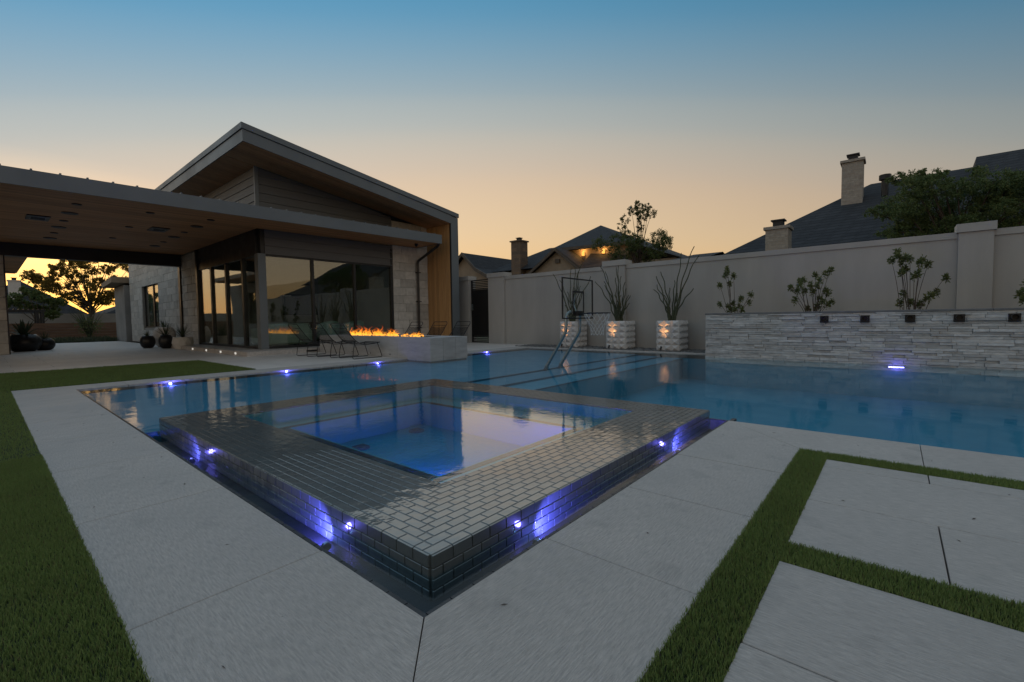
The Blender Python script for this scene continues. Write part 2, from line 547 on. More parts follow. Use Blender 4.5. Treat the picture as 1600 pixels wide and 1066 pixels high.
class MB:
    def __init__(s):
        s.v = []
        s.f = []

    def add(s, v, f):
        b = len(s.v)
        s.v += [tuple(p) for p in v]
        s.f += [tuple(b + i for i in q) for q in f]
        return s

    def box(s, x0, x1, y0, y1, z0, z1):
        return s.add([(x0, y0, z0), (x1, y0, z0), (x1, y1, z0), (x0, y1, z0), (x0, y0, z1), (x1, y0, z1), (x1, y1, z1), (x0, y1, z1)],
                     [(0, 3, 2, 1), (4, 5, 6, 7), (0, 1, 5, 4), (1, 2, 6, 5), (2, 3, 7, 6), (3, 0, 4, 7)])

    def prism(s, poly, z0, z1):
        n = len(poly)
        v = [(x, y, z0) for x, y in poly] + [(x, y, z1) for x, y in poly]
        f = [tuple(range(n - 1, -1, -1)), tuple(range(n, 2 * n))] + [(i, (i + 1) % n, n + (i + 1) % n, n + i) for i in range(n)]
        return s.add(v, f)

    def extrude(s, poly3, d):
        """planar 3D polygon extruded along vector d"""
        n = len(poly3)
        d = Vector(d)
        v = [Vector(p) for p in poly3] + [Vector(p) + d for p in poly3]
        f = [tuple(range(n - 1, -1, -1)), tuple(range(n, 2 * n))] + [(i, (i + 1) % n, n + (i + 1) % n, n + i) for i in range(n)]
        return s.add(v, f)

    def tube(s, pts, r, n=8, caps=True):
        pts = [Vector(p) for p in pts]
        rs = r if isinstance(r, (list, tuple)) else [r] * len(pts)
        rings = []
        prev = None
        for i, p in enumerate(pts):
            d = (pts[min(i + 1, len(pts) - 1)] - pts[max(i - 1, 0)])
            d.normalize()
            if prev is None:
                a = Vector((0, 0, 1)) if abs(d.z) < .9 else Vector((1, 0, 0))
                u = d.cross(a).normalized()
            else:
                u = (prev - d * prev.dot(d))
                if u.length < 1e-6:
                    u = d.orthogonal()
                u.normalize()
            prev = u
            w = d.cross(u)
            rings.append([p + (u * math.cos(2 * math.pi * k / n) + w * math.sin(2 * math.pi * k / n)) * rs[i] for k in range(n)])
        v = [q for rg in rings for q in rg]
        f = []
        for i in range(len(rings) - 1):
            for k in range(n):
                a, b = i * n + k, i * n + (k + 1) % n
                f.append((a, b, b + n, a + n))
        if caps:
            f.append(tuple(range(n - 1, -1, -1)))
            f.append(tuple(len(v) - n + k for k in range(n)))
        return s.add(v, f)

    def lathe(s, prof, c=(0, 0, 0), n=24):
        v = []
        for r, z in prof:
            for k in range(n):
                a = 2 * math.pi * k / n
                v.append((c[0] + r * math.cos(a), c[1] + r * math.sin(a), c[2] + z))
        f = []
        for i in range(len(prof) - 1):
            for k in range(n):
                a, b = i * n + k, i * n + (k + 1) % n
                f.append((a, b, b + n, a + n))
        f.append(tuple(range(n - 1, -1, -1)))
        f.append(tuple(len(v) - n + k for k in range(n)))
        return s.add(v, f)

    def build(s, name, mat, parent=None, smooth=False, kind=None, label=None, cat=None, group=None, loc=None):
        lo = Vector(loc) if loc is not None else wl(parent)
        me = D.meshes.new(name)
        me.from_pydata([(x - lo.x, y - lo.y, z - lo.z) for x, y, z in s.v], [], s.f)
        me.update()
        o = addobj(name, me, mat, parent, lo, smooth)
        return tag(o, label, cat, group, kind)


_bb = {}


def bevbox(sx, sy, sz, b):
    """cached bevelled box centred at the origin"""
    key = (round(sx, 3), round(sy, 3), round(sz, 3), b)
    if key in _bb:
        return _bb[key]
    bm = bmesh.new()
    bmesh.ops.create_cube(bm, size=1)
    for v in bm.verts:
        v.co = Vector((v.co.x * key[0], v.co.y * key[1], v.co.z * key[2]))
    if b > 0:
        bmesh.ops.bevel(bm, geom=bm.edges[:], offset=b, segments=1, affect='EDGES', profile=.5)
    me = D.meshes.new('piece')
    bm.to_mesh(me)
    bm.free()
    _bb[key] = me
    return me


_mv = {}


def piece(name, x0, x1, y0, y1, z0, z1, mat, parent, b=.004, q=.005, rot=None, kind=None):
    """one separate piece; alike pieces share mesh data"""
    sx, sy, sz = (max(q, round((b1 - a1) / q) * q) for a1, b1 in ((x0, x1), (y0, y1), (z0, z1)))
    key = (sx, sy, sz, b, mat.name)
    if key not in _mv:
        me = bevbox(sx, sy, sz, b)
        me = me.copy()
        me.name = name
        me.materials.clear()
        me.materials.append(mat)
        _mv[key] = me
    o = addobj(name, _mv[key], None, parent, ((x0 + x1) / 2, (y0 + y1) / 2, (z0 + z1) / 2))
    if rot:
        o.rotation_euler = rot
    return o


def copy_tree(o, parent=None):
    c = o.copy()
    COL.objects.link(c)
    c.parent = parent
    for ch in list(o.children):
        copy_tree(ch, c)
    return c


def bezier(p0, p1, p2, n):
    p0, p1, p2 = Vector(p0), Vector(p1), Vector(p2)
    return [p0 * (1 - t) ** 2 + p1 * 2 * t * (1 - t) + p2 * t * t for t in [i / n for i in range(n + 1)]]


def light(name, kind, loc, energy, col, parent=None, size=.03, aim=None, spot=None, blend=.5):
    l = D.lights.new(name, kind)
    l.energy = energy
    l.color = col
    l.specular_factor = 0.0
    if kind in ('POINT', 'SPOT'):
        l.shadow_soft_size = size
    if spot:
        l.spot_size = R(spot)
        l.spot_blend = blend
    o = D.objects.new(name, l)
    COL.objects.link(o)
    o.location = loc
    if aim is not None:
        o.rotation_euler = (Vector(aim) - Vector(loc)).to_track_quat('-Z', 'Y').to_euler()
    if parent is not None:
        o.parent = parent
        o.location = Vector(loc) - wl(parent)
    return o

# ================================================================== SETTING: ground, deck, turf, water
g = MB()
B0 = (-30, 13.2, -9, 60)
for (x0, x1, y0, y1) in ((-400, -4, -400, 500), (13, 400, -400, 500), (-4, 13, -400, -6), (-4, 13, 24.6, 500)):
    g.add([(x0, y0, -.07), (x1, y0, -.07), (x1, y1, -.07), (x0, y1, -.07)], [(0, 1, 2, 3)])
g.build('ground', M['ground'], kind='structure')

# base under the joints, with the hole of the pool left open
PX0, PX1, PXS, PXB = .83, 4.13, 10.5, 11.12      # pool: left edge, near-deck end, stone wall, back coping
PY0, PY1 = 1.07, 8.75
PYN = -5.0
d = MB()
for (x0, x1, y0, y1) in ((-4, PX0, -6, 24.6), (PX0, PX1, -6, PY0), (PX0, 13, PY1, 24.6), (PX1, PXS, -6, PYN), (PXB, 13, 3.22, PY1), (PXS, 13, -6, 3.22)):
    d.box(x0, x1, y0, y1, -.12, -.035)
deck = d.build('deck', M['joint'], kind='structure')

GAP = .0022


def paver(x0, x1, y0, y1, mat='paver'):
    piece('paver', x0 + GAP, x1 - GAP, y0 + GAP, y1 - GAP, -.035, 0, M[mat], deck, b=.0022, q=.0025)


def paver_poly(poly, mat='paver'):
    c = Vector((sum(p[0] for p in poly) / len(poly), sum(p[1] for p in poly) / len(poly)))
    pl = [tuple(Vector(p) + (c - Vector(p)).normalized() * GAP * 1.05) for p in poly]
    MB().prism(pl, -.035, 0).build('paver', M[mat], deck, loc=(c.x, c.y, 0))


# left strip beside the pool (mitred near corner)
ys = [1.70, 2.80, 3.90, 4.97, 6.07, 7.19, 8.28]
for a, b in zip(ys, ys[1:]):
    paver(.232, PX0, a, b, 'paver_y')
paver_poly([(.232, 8.28), (PX0, 8.28), (PX0, PY1), (.232, PY1)], 'paver_y')
paver_poly([(.232, .472), (PX0, PY0), (PX0, 1.70), (.232, 1.70)], 'paver_y')
# strip in front of the spa
paver_poly([(.222, .462), (1.46, .462), (1.46, PY0), (PX0, PY0)])
paver(1.46, 2.19, .462, PY0)
paver(2.19, 2.92, .462, PY0)
paver_poly([(2.92, .462), (3.525, .462), (PX1, PY0), (2.92, PY0)])
# strip on the right, along the pool
paver_poly([(3.525, .462), (3.525, -.15), (PX1, -.15), (PX1, PY0)], 'paver_y')
yy = -.15
while yy > -5:
    paver(3.525, PX1, yy - 1.2, yy, 'paver_y')
    yy -= 1.2
# stepping slabs between the turf strips
for (x0, x1, cuts) in ((2.03, 2.58, (.308, -.16, -1.36, -2.56, -3.8)), (2.58, 3.2, (.308, -.76, -1.96, -3.16, -4.3)), (3.2, 3.37, (.308, -.16, -1.36, -2.56, -3.8)),
                       (1.32, 1.86, (.308, -.5, -1.7, -2.9, -4.0)), (.72, 1.32, (.308, -1.1, -2.3, -3.5)), (.1, .72, (.308, -.5, -1.7, -2.9))):
    for a, b in zip(cuts, cuts[1:]):
        paver(x0, x1, b, a, 'paver_y')
# coping at the far side and the patio of the breezeway
xs = [-3.2, -2.0, -.9, .232, 1.4, 2.6, 3.8, 5.0, 6.2, 7.4, 8.6, 9.8, 11.12, 12.4]
for a, b in zip(xs, xs[1:]):
    if a < 0:
        continue
    if a < 7.65 and b > 6.5:
        for (a2, b2) in ((a, 6.49), (7.66, b)):
            if b2 - a2 > .1:
                paver(a2, b2, PY1, 9.34, 'paver')
        continue
    paver(a, b, PY1, 9.34, 'paver')
xs2 = [-3.2, -2.0, -.8, .4, 1.6, 2.8, 4.0, 5.2, 6.4, 7.6, 8.8, 10.0, 11.2, 12.4]
yg = [9.34, 10.24, 11.14, 12.04, 12.94, 13.84, 14.74, 15.64, 16.54, 17.44, 18.34, 19.24, 20.14, 21.04, 21.94, 22.84, 23.74, 24.6]
for j, (c, e) in enumerate(zip(yg, yg[1:])):
    for a, b in zip(xs2, xs2[1:]):
        off = .6 if j % 2 else 0
        a1, b1 = a + off, b + off
        c1 = c
        if e <= 12.96:
            if b1 <= 3.42:
                continue
            a1 = max(a1, 3.42)
        if a1 > 4.6 and c > 13.0:
            continue
        if a1 > 6.45 and b1 < 7.7 and c < 13:
            continue
        if a1 < 6.5 < b1 and c < 12.9:
            b1 = 6.49
        if a1 < 7.65 < b1 and c < 12.9:
            a1 = 7.66
        if c < 12.5 < e and b1 > 3.42 and a1 < 3.5:
            pass
        paver(a1, min(b1, 12.4), c1, e, 'paver_far')
# back coping in front of the planters
for a, b in ((3.22, 4.4), (4.4, 5.6), (5.6, 6.8), (6.8, 8.0), (8.0, 8.75)):
    paver(PXB, PXB + .3, a, b, 'paver_y')

# turf: backing sheets and blades
tb = MB()
TURF = [(-3.0, .228, -4.0, 9.336), (-3.0, 3.416, 9.344, 12.94), (.24, 3.52, .312, .458), (3.374, 3.52, -4.0, .308), (1.864, 2.026, -4.0, .304)]
for i, (x0, x1, y0, y1) in enumerate(TURF):
    tb.box(x0, x1, y0, y1, -.035, -.006 - .0005 * i)
tb.build('turf_backing', M['turf_base'], kind='structure')


def blades(areas, h0, h1, w, name, mat, lean=.5):
    P = []
    for (x0, x1, y0, y1, dens) in areas:
        n = int((x1 - x0) * (y1 - y0) * dens)
        P.append(np.stack([nrs.uniform(x0, x1, n), nrs.uniform(y0, y1, n)], 1))
    P = np.concatenate(P)
    n = len(P)
    a = nrs.uniform(0, 2 * np.pi, n)
    h = nrs.uniform(h0, h1, n)
    ww = w * nrs.uniform(.7, 1.3, n)
    la = nrs.uniform(0, 2 * np.pi, n)
    ln = h * nrs.uniform(.1, lean, n)
    ux, uy = np.cos(a) * ww, np.sin(a) * ww
    lx, ly = np.cos(la) * ln, np.sin(la) * ln
    z0 = np.full(n, -.008)
    V = np.stack([np.stack([P[:, 0] - ux, P[:, 1] - uy, z0], 1), np.stack([P[:, 0] + ux, P[:, 1] + uy, z0], 1),
                  np.stack([P[:, 0] + ux * .75 + lx * .4, P[:, 1] + uy * .75 + ly * .4, z0 + h * .62], 1),
                  np.stack([P[:, 0] - ux * .75 + lx * .4, P[:, 1] - uy * .75 + ly * .4, z0 + h * .62], 1),
                  np.stack([P[:, 0] + lx + ux * .15, P[:, 1] + ly + uy * .15, z0 + h], 1)], 1).reshape(-1, 3)
    b = np.arange(n)[:, None] * 5
    F = np.concatenate([b + np.array([[0, 1, 2]]), b + np.array([[0, 2, 3]]), b + np.array([[3, 2, 4]])], 0)
    me = npmesh(name, V, F)
    return addobj(name, me, mat)


tag(blades([(.245, 3.53, .303, .468, 60000), (3.366, 3.53, -.9, .303, 60000), (3.378, 3.516, -3.9, -.9, 6000), (1.855, 2.036, -.8, .303, 60000), (1.868, 2.022, -3.9, -.8, 6000)],
           .013, .025, .0013, 'turf_grass', M['turf']), 'green turf strips between the paving slabs', 'grass', kind='stuff')
tag(blades([(-.12, .238, .9, 4.5, 50000), (-.2, .236, 4.5, 9.33, 12000), (-1.6, -.12, -.5, 4.5, 4000)],
           .013, .025, .0014, 'turf_grass', M['turf']), 'green turf strip along the left deck edge', 'grass', kind='stuff')
tag(blades([(-.4, 3.41, 9.35, 12.93, 5200), (-3, -.4, 9.35, 12.93, 1200)], .018, .034, .003, 'turf_grass', M['turf_far']),
    'green lawn patch beyond the pool corner', 'grass', kind='stuff')

# ------------------------------------------------------------------ pool basin and water
ZS = -.075           # sun shelf (as seen through the surface)
pb = MB()
ZF = -.62
pb.add([(PX0, PYN, ZF), (PXB + .02, PYN, ZF), (PXB + .02, PY1, ZF), (PX0, PY1, ZF)], [(0, 1, 2, 3)])
basin = pb.build('pool_basin', M['plaster_dark'], kind='structure')
w = MB()
w.box(PX0 - .08, PX0 - .001, PY0 - .08, PY1 + .08, ZF, -.036)
w.box(PX0, PX1, PY0 - .08, PY0 - .001, ZF, -.036)
w.box(PX1 - .08, PX1 - .001, PYN, PY0 - .08, ZF, -.036)
w.box(PX0, PXB, PY1 + .001, PY1 + .08, ZF, -.036)
w.box(PXB + .001, PXB + .08, 3.22, PY1, ZF, -.036)
w.box(PXS + .02, PXS + .1, PYN, 3.2, ZF, -.036)
w.box(PXS - .012, PXS + .0195, PYN, 3.2, ZF, -.121)
w.build('pool_wall', M['plaster'], basin)
# sun shelf and its steps
MB().box(PX0 + .001, PXB - .001, 5.10, PY1 - .001, ZF + .002, ZS).build('sun_shelf', M['plaster_pale'], basin)
MB().box(4.2, PXB - .001, 4.5, 5.099, ZF + .002, ZS - .025).build('step', M['plaster_pale'], basin)
MB().box(4.2, PXB - .001, 3.95, 4.499, ZF + .002, ZS - .055).build('step', M['plaster'], basin)
for yv, zv in ((5.10, ZS), (4.5, ZS - .025), (3.95, ZS - .055)):
    MB().box(4.21, PXB - .002, yv - .004, yv + .016, zv - .02, zv + .003).build('step_edge', M['step_edge'], basin)
# dark trough round the spa
MB().box(PX0 + .001, 1.0, PY0 + .001, 4.75, ZF + .003, -.105).build('trough_floor', M['trough'], basin)
MB().box(1.0, 4.17, PY0 + .001, 1.24, ZF + .003, -.105).build('trough_floor', M['trough'], basin)
MB().box(4.17, 4.19, PY0 - .02, 1.24, ZF + .003, -.012).build('weir_edge', M['trough'], basin)
MB().box(PX1 + .001, 4.3, PY0 - .02, PY0 + .012, ZF + .003, -.011).build('weir_edge', M['trough'], basin)
# tile edging between deck and water
e1 = MB()
y = PY0
while y < PY1 - .05:
    e1.box(PX0 + .001, PX0 + .016, y + .002, min(y + .1, PY1) - .002, -.2, -.003)
    y += .1
x = PX0 + .018
while x < PX1 - .01:
    e1.box(x + .002, min(x + .1, PX1) - .002, PY0 + .001, PY0 + .016, -.2, -.003)
    x += .1
e1.build('edge_tile', M['trough'], basin, kind='stuff')
# water sheets
ZW = -.016
wm = MB()
wm.add([(PX0 + .014, PY0 + .014, ZW), (PX1, PY0 + .014, ZW), (PX1, PY1, ZW), (PX0 + .014, PY1, ZW)], [(0, 1, 2, 3)])
wm.add([(PX1, PYN, ZW), (PXS, PYN, ZW), (PXS, 3.22, ZW), (PX1, 3.22, ZW)], [(0, 1, 2, 3)])
wm.add([(PX1, 3.22, ZW), (PXB, 3.22, ZW), (PXB, PY1, ZW), (PX1, PY1, ZW)], [(0, 1, 2, 3)])
wm.build('pool_water', M['water'], kind='structure')

# ------------------------------------------------------------------ spa
SX0, SX1, SY0, SY1 = 1.0, 4.16, 1.24, 4.99
IX0, IX1, IY0, IY1 = 1.49, 3.74, 1.755, 4.52
ZT = .065
spa = thing('spa', (2.58, 3.1, -.6), 'raised square spa with wet charcoal tile rim and blue lit water', 'spa')
core = MB()
for (x0, x1, y0, y1) in ((SX0 + .004, IX0 - .004, SY0 + .004, SY1 - .004), (IX1 + .004, SX1 - .004, SY0 + .004, SY1 - .004),
                         (IX0 - .004, IX1 + .004, SY0 + .004, IY0 - .004), (IX0 - .004, IX1 + .004, IY1 + .004, SY1 - .004)):
    core.box(x0, x1, y0, y1, ZF + .004, ZT - .0025)
core.build('wall', M['grout'], spa)
lin = MB()
for (x0, x1, y0, y1) in ((IX0 - .004, IX0 + .012, IY0 - .004, IY1 + .004), (IX1 - .012, IX1 + .004, IY0 - .004, IY1 + .004),
                         (IX0 + .012, IX1 - .012, IY0 - .004, IY0 + .012), (IX0 + .012, IX1 - .012, IY1 - .012, IY1 + .004)):
    lin.box(x0, x1, y0, y1, -.4, ZT - .012)
lin.build('lining', M['pebble_spa'], spa)
ZB, ZSF = -.085, -.34
BX0, BX1, BY0, BY1 = 1.83, 3.37, 2.17, 4.27
bn = MB()
for (x0, x1, y0, y1) in ((IX0, BX0, IY0, IY1), (BX1, IX1, IY0, IY1), (BX0, BX1, IY0, BY0), (BX0, BX1, BY1, IY1)):
    bn.box(x0, x1, y0, y1, -.42, ZB)
bn.build('bench', M['pebble_spa'], spa)
MB().box(IX0, IX1, IY0, IY1, -.45, ZSF).build('floor', M['spa_floor'], spa)
band = MB()
bw = .075
xx = BX0 - bw - .03
for side in range(4):
    L0, L1 = ((BX0 - bw, BX1 + bw) if side < 2 else (BY0, BY1))
    q = L0
    while q < L1 - .02:
        q2 = min(q + .1, L1)
        if side == 0:
            band.box(q + .002, q2 - .002, BY0 - bw, BY0 - .02, ZB - .01, ZB + .004)
        elif side == 1:
            band.box(q + .002, q2 - .002, BY1 + .02, BY1 + bw, ZB - .01, ZB + .004)
        elif side == 2:
            band.box(BX0 - bw, BX0 - .02, q + .002, q2 - .002, ZB - .01, ZB + .004)
        else:
            band.box(BX1 + .02, BX1 + bw, q + .002, q2 - .002, ZB - .01, ZB + .004)
        q += .1
band.build('bench_tile', M['trough'], spa, kind='stuff')
for (dx, dy) in ((2.35, 3.95), (3.1, 4.05)):
    dm = MB()
    dm.lathe([(.085, 0), (.085, .012), (.07, .02), (.02, .022), (.0005, .022)], (dx, dy, ZSF), 20)
    for k in range(5):
        dm.box(dx - .06, dx + .06, dy - .05 + k * .024, dy - .042 + k * .024, ZSF + .02, ZSF + .026)
    dm.build('drain_cover', M['slate'], spa)

# rim tiles: rows run along each side and meet on the diagonals
TL, NR = .1, 10
tiles = []


def rim(axis):
    out = []
    if axis == 'near':
        w_ = (IY0 - SY0) / NR
        for r in range(NR):
            y0 = SY0 + r * w_
            lo, hi = SX0 + r * w_ * .95, SX1 - r * w_ * .815
            q = SX0 - (.05 if r % 2 else 0)
            while q < hi - .012:
                a, b = max(q, lo), min(q + TL, hi)
                if b - a > .012:
                    out.append((a, b, y0, y0 + w_))
                q += TL
    elif axis == 'far':
        w_ = (SY1 - IY1) / NR
        for r in range(NR):
            y1 = SY1 - r * w_
            lo, hi = SX0 + r * w_ * 1.04, SX1 - r * w_ * .894
            q = SX0 - (.05 if r % 2 else 0)
            while q < hi - .012:
                a, b = max(q, lo), min(q + TL, hi)
                if b - a > .012:
                    out.append((a, b, y1 - w_, y1))
                q += TL
    elif axis == 'left':
        w_ = (IX0 - SX0) / NR
        wn_, wf_ = (IY0 - SY0) / NR, (SY1 - IY1) / NR
        for r in range(NR):
            x0 = SX0 + r * w_
            lo, hi = SY0 + (r + 1) * wn_, SY1 - (r + 1) * wf_
            q = SY0 - (.05 if r % 2 else 0)
            while q < hi - .012:
                a, b = max(q, lo), min(q + TL, hi)
                if b - a > .012:
                    out.append((x0, x0 + w_, a, b))
                q += TL
    else:
        w_ = (SX1 - IX1) / NR
        wn_, wf_ = (IY0 - SY0) / NR, (SY1 - IY1) / NR
        for r in range(NR):
            x1 = SX1 - r * w_
            lo, hi = SY0 + (r + 1) * wn_, SY1 - (r + 1) * wf_
            q = SY0 - (.05 if r % 2 else 0)
            while q < hi - .012:
                a, b = max(q, lo), min(q + TL, hi)
                if b - a > .012:
                    out.append((x1 - w_, x1, a, b))
                q += TL
    return out


for ax in ('near', 'left', 'far', 'right'):
    tiles += rim(ax)


def shows(t):
    cxx, cyy = (t[0] + t[1]) / 2, (t[2] + t[3]) / 2
    return -(t[1] - t[0]) * (t[3] - t[2]) / (cxx * cxx + cyy * cyy) ** 1.5


tiles.sort(key=shows)
G2 = .0024
for t in tiles[:300]:
    piece('rim_tile', t[0] + G2, t[1] - G2, t[2] + G2, t[3] - G2, ZT - .012, ZT, M['tile'], spa, b=.002, q=.001)
rest = MB()
for t in tiles[300:]:
    rest.box(t[0] + G2, t[1] - G2, t[2] + G2, t[3] - G2, ZT - .012, ZT)
rest.build('rim_tile_field', M['tile_isl'], spa, kind='stuff')
# side tiles: a tall top course, then shorter courses down into the trough
side = []
courses = [(.016, .0615, 0), (-.024, .012, .05), (-.064, -.028, 0), (-.104, -.068, .05)]
for zi, (z0, z1, off) in enumerate(courses):
    q = SX0 - off
    while q < SX1 - .01:
        a, b = max(q, SX0 + .001), min(q + TL, SX1)
        if b - a > .012:
            side.append((a + .002, b - .002, SY0 - .006, SY0 + .008, z0, z1, 0))
        q += TL
    q = SY0 - off
    while q < SY1 - .01:
        a, b = max(q, SY0 + .009), min(q + TL, SY1)
        if b - a > .012:
            side.append((SX0 - .006, SX0 + .008, a + .002, b - .002, z0, z1, 1))
        q += TL
side.sort(key=lambda s: ((s[0] + s[1]) / 2) ** 2 + ((s[2] + s[3]) / 2) ** 2)
for s in side[:300]:
    piece('side_tile', *s[:6], M['tile'], spa, b=.0015, q=.001)
# water inside the rim
sw = MB()
sw.add([(IX0 + .001, IY0 + .001, ZT - .003), (IX1 - .001, IY0 + .001, ZT - .003), (IX1 - .001, IY1 - .001, ZT - .003), (IX0 + .001, IY1 - .001, ZT - .003)], [(0, 1, 2, 3)])
sw.build('spa_water', M['spa_water'], kind='structure')

# ------------------------------------------------------------------ underwater lamps


def pool_lamp(label, loc, axis, energy, col=(.17, .14, 1.0), aim=None, spot=None, lens='led', r=.022, group='blue underwater lamps', off=.03, size=.02):
    t = thing('underwater_lamp', loc, label, 'lamp', group)
    ax = Vector(axis)
    c = Vector(loc)
    MB().tube([c - ax * .012, c + ax * .004], r * 1.35, 14).build('housing', M['steel'], t, smooth=False)
    MB().tube([c + ax * .0045, c + ax * .009], r, 14).build('lens', M[lens], t)
    p = c + ax * off
    if spot:
        light('lamp_light', 'SPOT', p, energy, col, t, size=size, aim=p + Vector(aim), spot=spot, blend=.9)
    else:
        light('lamp_light', 'POINT', p, energy, col, t, size=size)
    return t


tr_lab = ['blue lamp low in the left trough, far from the near corner', 'blue lamp in the left trough nearest the front corner of the spa',
          'blue lamp in the near trough close to the front corner of the spa', 'blue lamp in the near trough toward the right end of the spa']
for k_, (lc, ax_, am_, e_) in enumerate((((.925, 3.78, -.07), (.12, .97, .2), (.26, 1, .10), 26), ((.925, 1.86, -.07), (.12, .97, .2), (.26, 1, .10), 40),
                                        ((1.52, 1.16, -.07), (.97, .12, .2), (1, .26, .10), 38), ((3.20, 1.16, -.07), (.97, .12, .2), (1, .26, .10), 34))):
    lt_ = pool_lamp(tr_lab[k_], lc, ax_, e_, aim=am_, spot=88, lens='led' if k_ == 0 else 'led_c', r=.015, group=None, off=.02, size=.012)
    light('lamp_glow', 'POINT', Vector(lc) + Vector(ax_) * .04 + Vector((0, 0, .02)), .5, (.2, .16, 1.0), lt_, size=.015)
for (x, z, lb) in ((1.91, -.045, 'blue pool lamp at the far edge nearest the left pool corner'), (3.70, -.03, 'blue pool lamp at the far edge below the step corner'),
                   (5.67, -.04, 'blue pool lamp at the far edge in front of the black chairs'), (9.18, -.03, 'blue pool lamp at the far edge between fire pit and gate')):
    pool_lamp(lb, (x, PY1 - .012, z), (0, -1, 0), 2.2, lens='led', r=.02, group=None, off=.05)
sl_ = thing('underwater_lamp', (PXS - .05, -.04, -.05), 'blue pool lamp under the stacked stone wall', 'lamp')
MB().box(PXS - .062, PXS - .046, -.16, .08, -.065, -.035).build('housing', M['steel'], sl_)
MB().box(PXS - .066, PXS - .0621, -.145, .065, -.058, -.042).build('lens', M['led'], sl_)
light('lamp_light', 'POINT', (PXS - .13, -.04, -.06), .8, (.17, .14, 1.0), sl_, size=.02)
# lamps inside the spa
pool_lamp('blue lamp in the spa wall below the near left bench', (BX0 + .014, 2.62, -.24), (1, 0, 0), 34, col=(.02, .11, 1.0), lens='led', r=.04, group=None, off=.06, size=.05)
pool_lamp('violet lamp in the spa wall below the near right bench', (3.0, BY0 + .014, -.2), (0, 1, 0), 3, col=(.10, .08, 1.0), lens='led', r=.03, group=None, off=.05, size=.05)

# a few bits of leaf litter blown onto the slabs
V, F = [], []
for i in range(46):
    x, y = rnd.uniform(.3, 4.0), rnd.uniform(-.6, 1.0)
    if i % 3 == 0:
        x, y = rnd.uniform(.26, .8), rnd.uniform(1.2, 8.5)
    elif .29 < y < .48 or 3.34 < x < 3.55 or 1.84 < x < 2.05:
        continue
    a, l, w_ = rnd.uniform(0, 6.28), rnd.uniform(.006, .02), rnd.uniform(.0012, .004)
    if x > PX0 - .01 and y > PY0 - .02:
        continue
    b = len(V)
    c_, s_ = math.cos(a), math.sin(a)
    for (u, v, h) in ((-l, 0, .001), (0, w_, .003), (l, 0, .0012), (0, -w_, .0025)):
        V.append((x + u * c_ - v * s_, y + u * s_ + v * c_, h))
    F.append((b, b + 1, b + 2, b + 3))
tag(addobj('leaf_litter', npmesh('leaf_litter', V, F), M['bark']), 'tiny scattered leaf and twig bits on the paving', 'leaf litter', kind='stuff')

# ================================================================== BOUNDARY WALL AND GATE
XW = 12.4
wall = thing('boundary_wall', (XW, 4, 0), 'long beige stucco boundary wall with pilasters behind the pool', 'wall')
for a, b in ((-11.0, -1.39), (-.91, 6.07), (6.77, 10.80)):
    MB().box(XW, XW + .2, a, b, -.05, 2.34).build('panel', M['stucco'], wall)
    MB().box(XW - .025, XW + .225, a, b, 2.3401, 2.46).build('cap', M['stucco_cap'], wall)
for a, b, zt in ((-1.39, -.91, 2.6), (6.07, 6.77, 2.6), (10.80, 11.58, 2.6)):
    MB().box(XW - .09, XW + .29, a + .002, b - .002, -.05, zt - .16).build('pilaster', M['stucco'], wall)
    MB().box(XW - .125, XW + .325, a - .03, b + .03, zt - .1599, zt).build('pilaster_cap', M['stucco_cap'], wall)
gp = thing('gate_pillar', (XW + .1, 12.9, 0), 'beige stucco pillar between the black gate and the pool house', 'pillar')
MB().box(XW - .09, XW + .29, 12.62, 13.2, -.05, 2.42).build('shaft', M['stucco'], gp)
MB().box(XW - .125, XW + .325, 12.59, 13.24, 2.4201, 2.58).build('cap', M['stucco_cap'], gp)
MB().box(XW, XW + .2, 13.201, 34, -.05, 2.4).build('boundary_wall', M['stucco'], label='rear stucco wall running on behind the pool house', cat='wall')
gate = thing('gate', (XW + .05, 12.1, 0), 'tall black metal gate with slatted top beside the pool house', 'gate')
gy0, gy1 = 11.60, 12.60
for a, b in ((gy0, gy0 + .05), (gy1 - .05, gy1)):
    MB().box(XW + .03, XW + .08, a, b, .02, 2.42).build('stile', M['black'], gate)
MB().box(XW + .04, XW + .07, gy0 + .051, gy1 - .051, .26, 2.04).build('panel', M['black'], gate)
for z0, z1 in ((2.38, 2.42), (2.05, 2.09), (.02, .06), (.215, .255)):
    MB().box(XW + .032, XW + .078, gy0 + .051, gy1 - .051, z0, z1).build('rail', M['black'], gate)
for k in range(4):
    z = 2.125 + k * .062
    MB().box(XW + .04, XW + .07, gy0 + .051, gy1 - .051, z, z + .032).build('slat', M['black'], gate)
for k in range(2):
    z = .09 + k * .06
    MB().box(XW + .04, XW + .07, gy0 + .051, gy1 - .051, z, z + .03).build('slat', M['black'], gate)
MB().box(XW - .005, XW + .028, gy1 - .1, gy1 - .03, 1.25, 1.5).tube([(XW - .03, gy1 - .065, 1.3), (XW - .03, gy1 - .16, 1.3)], .012, 8).build('latch', M['steel'], gate)

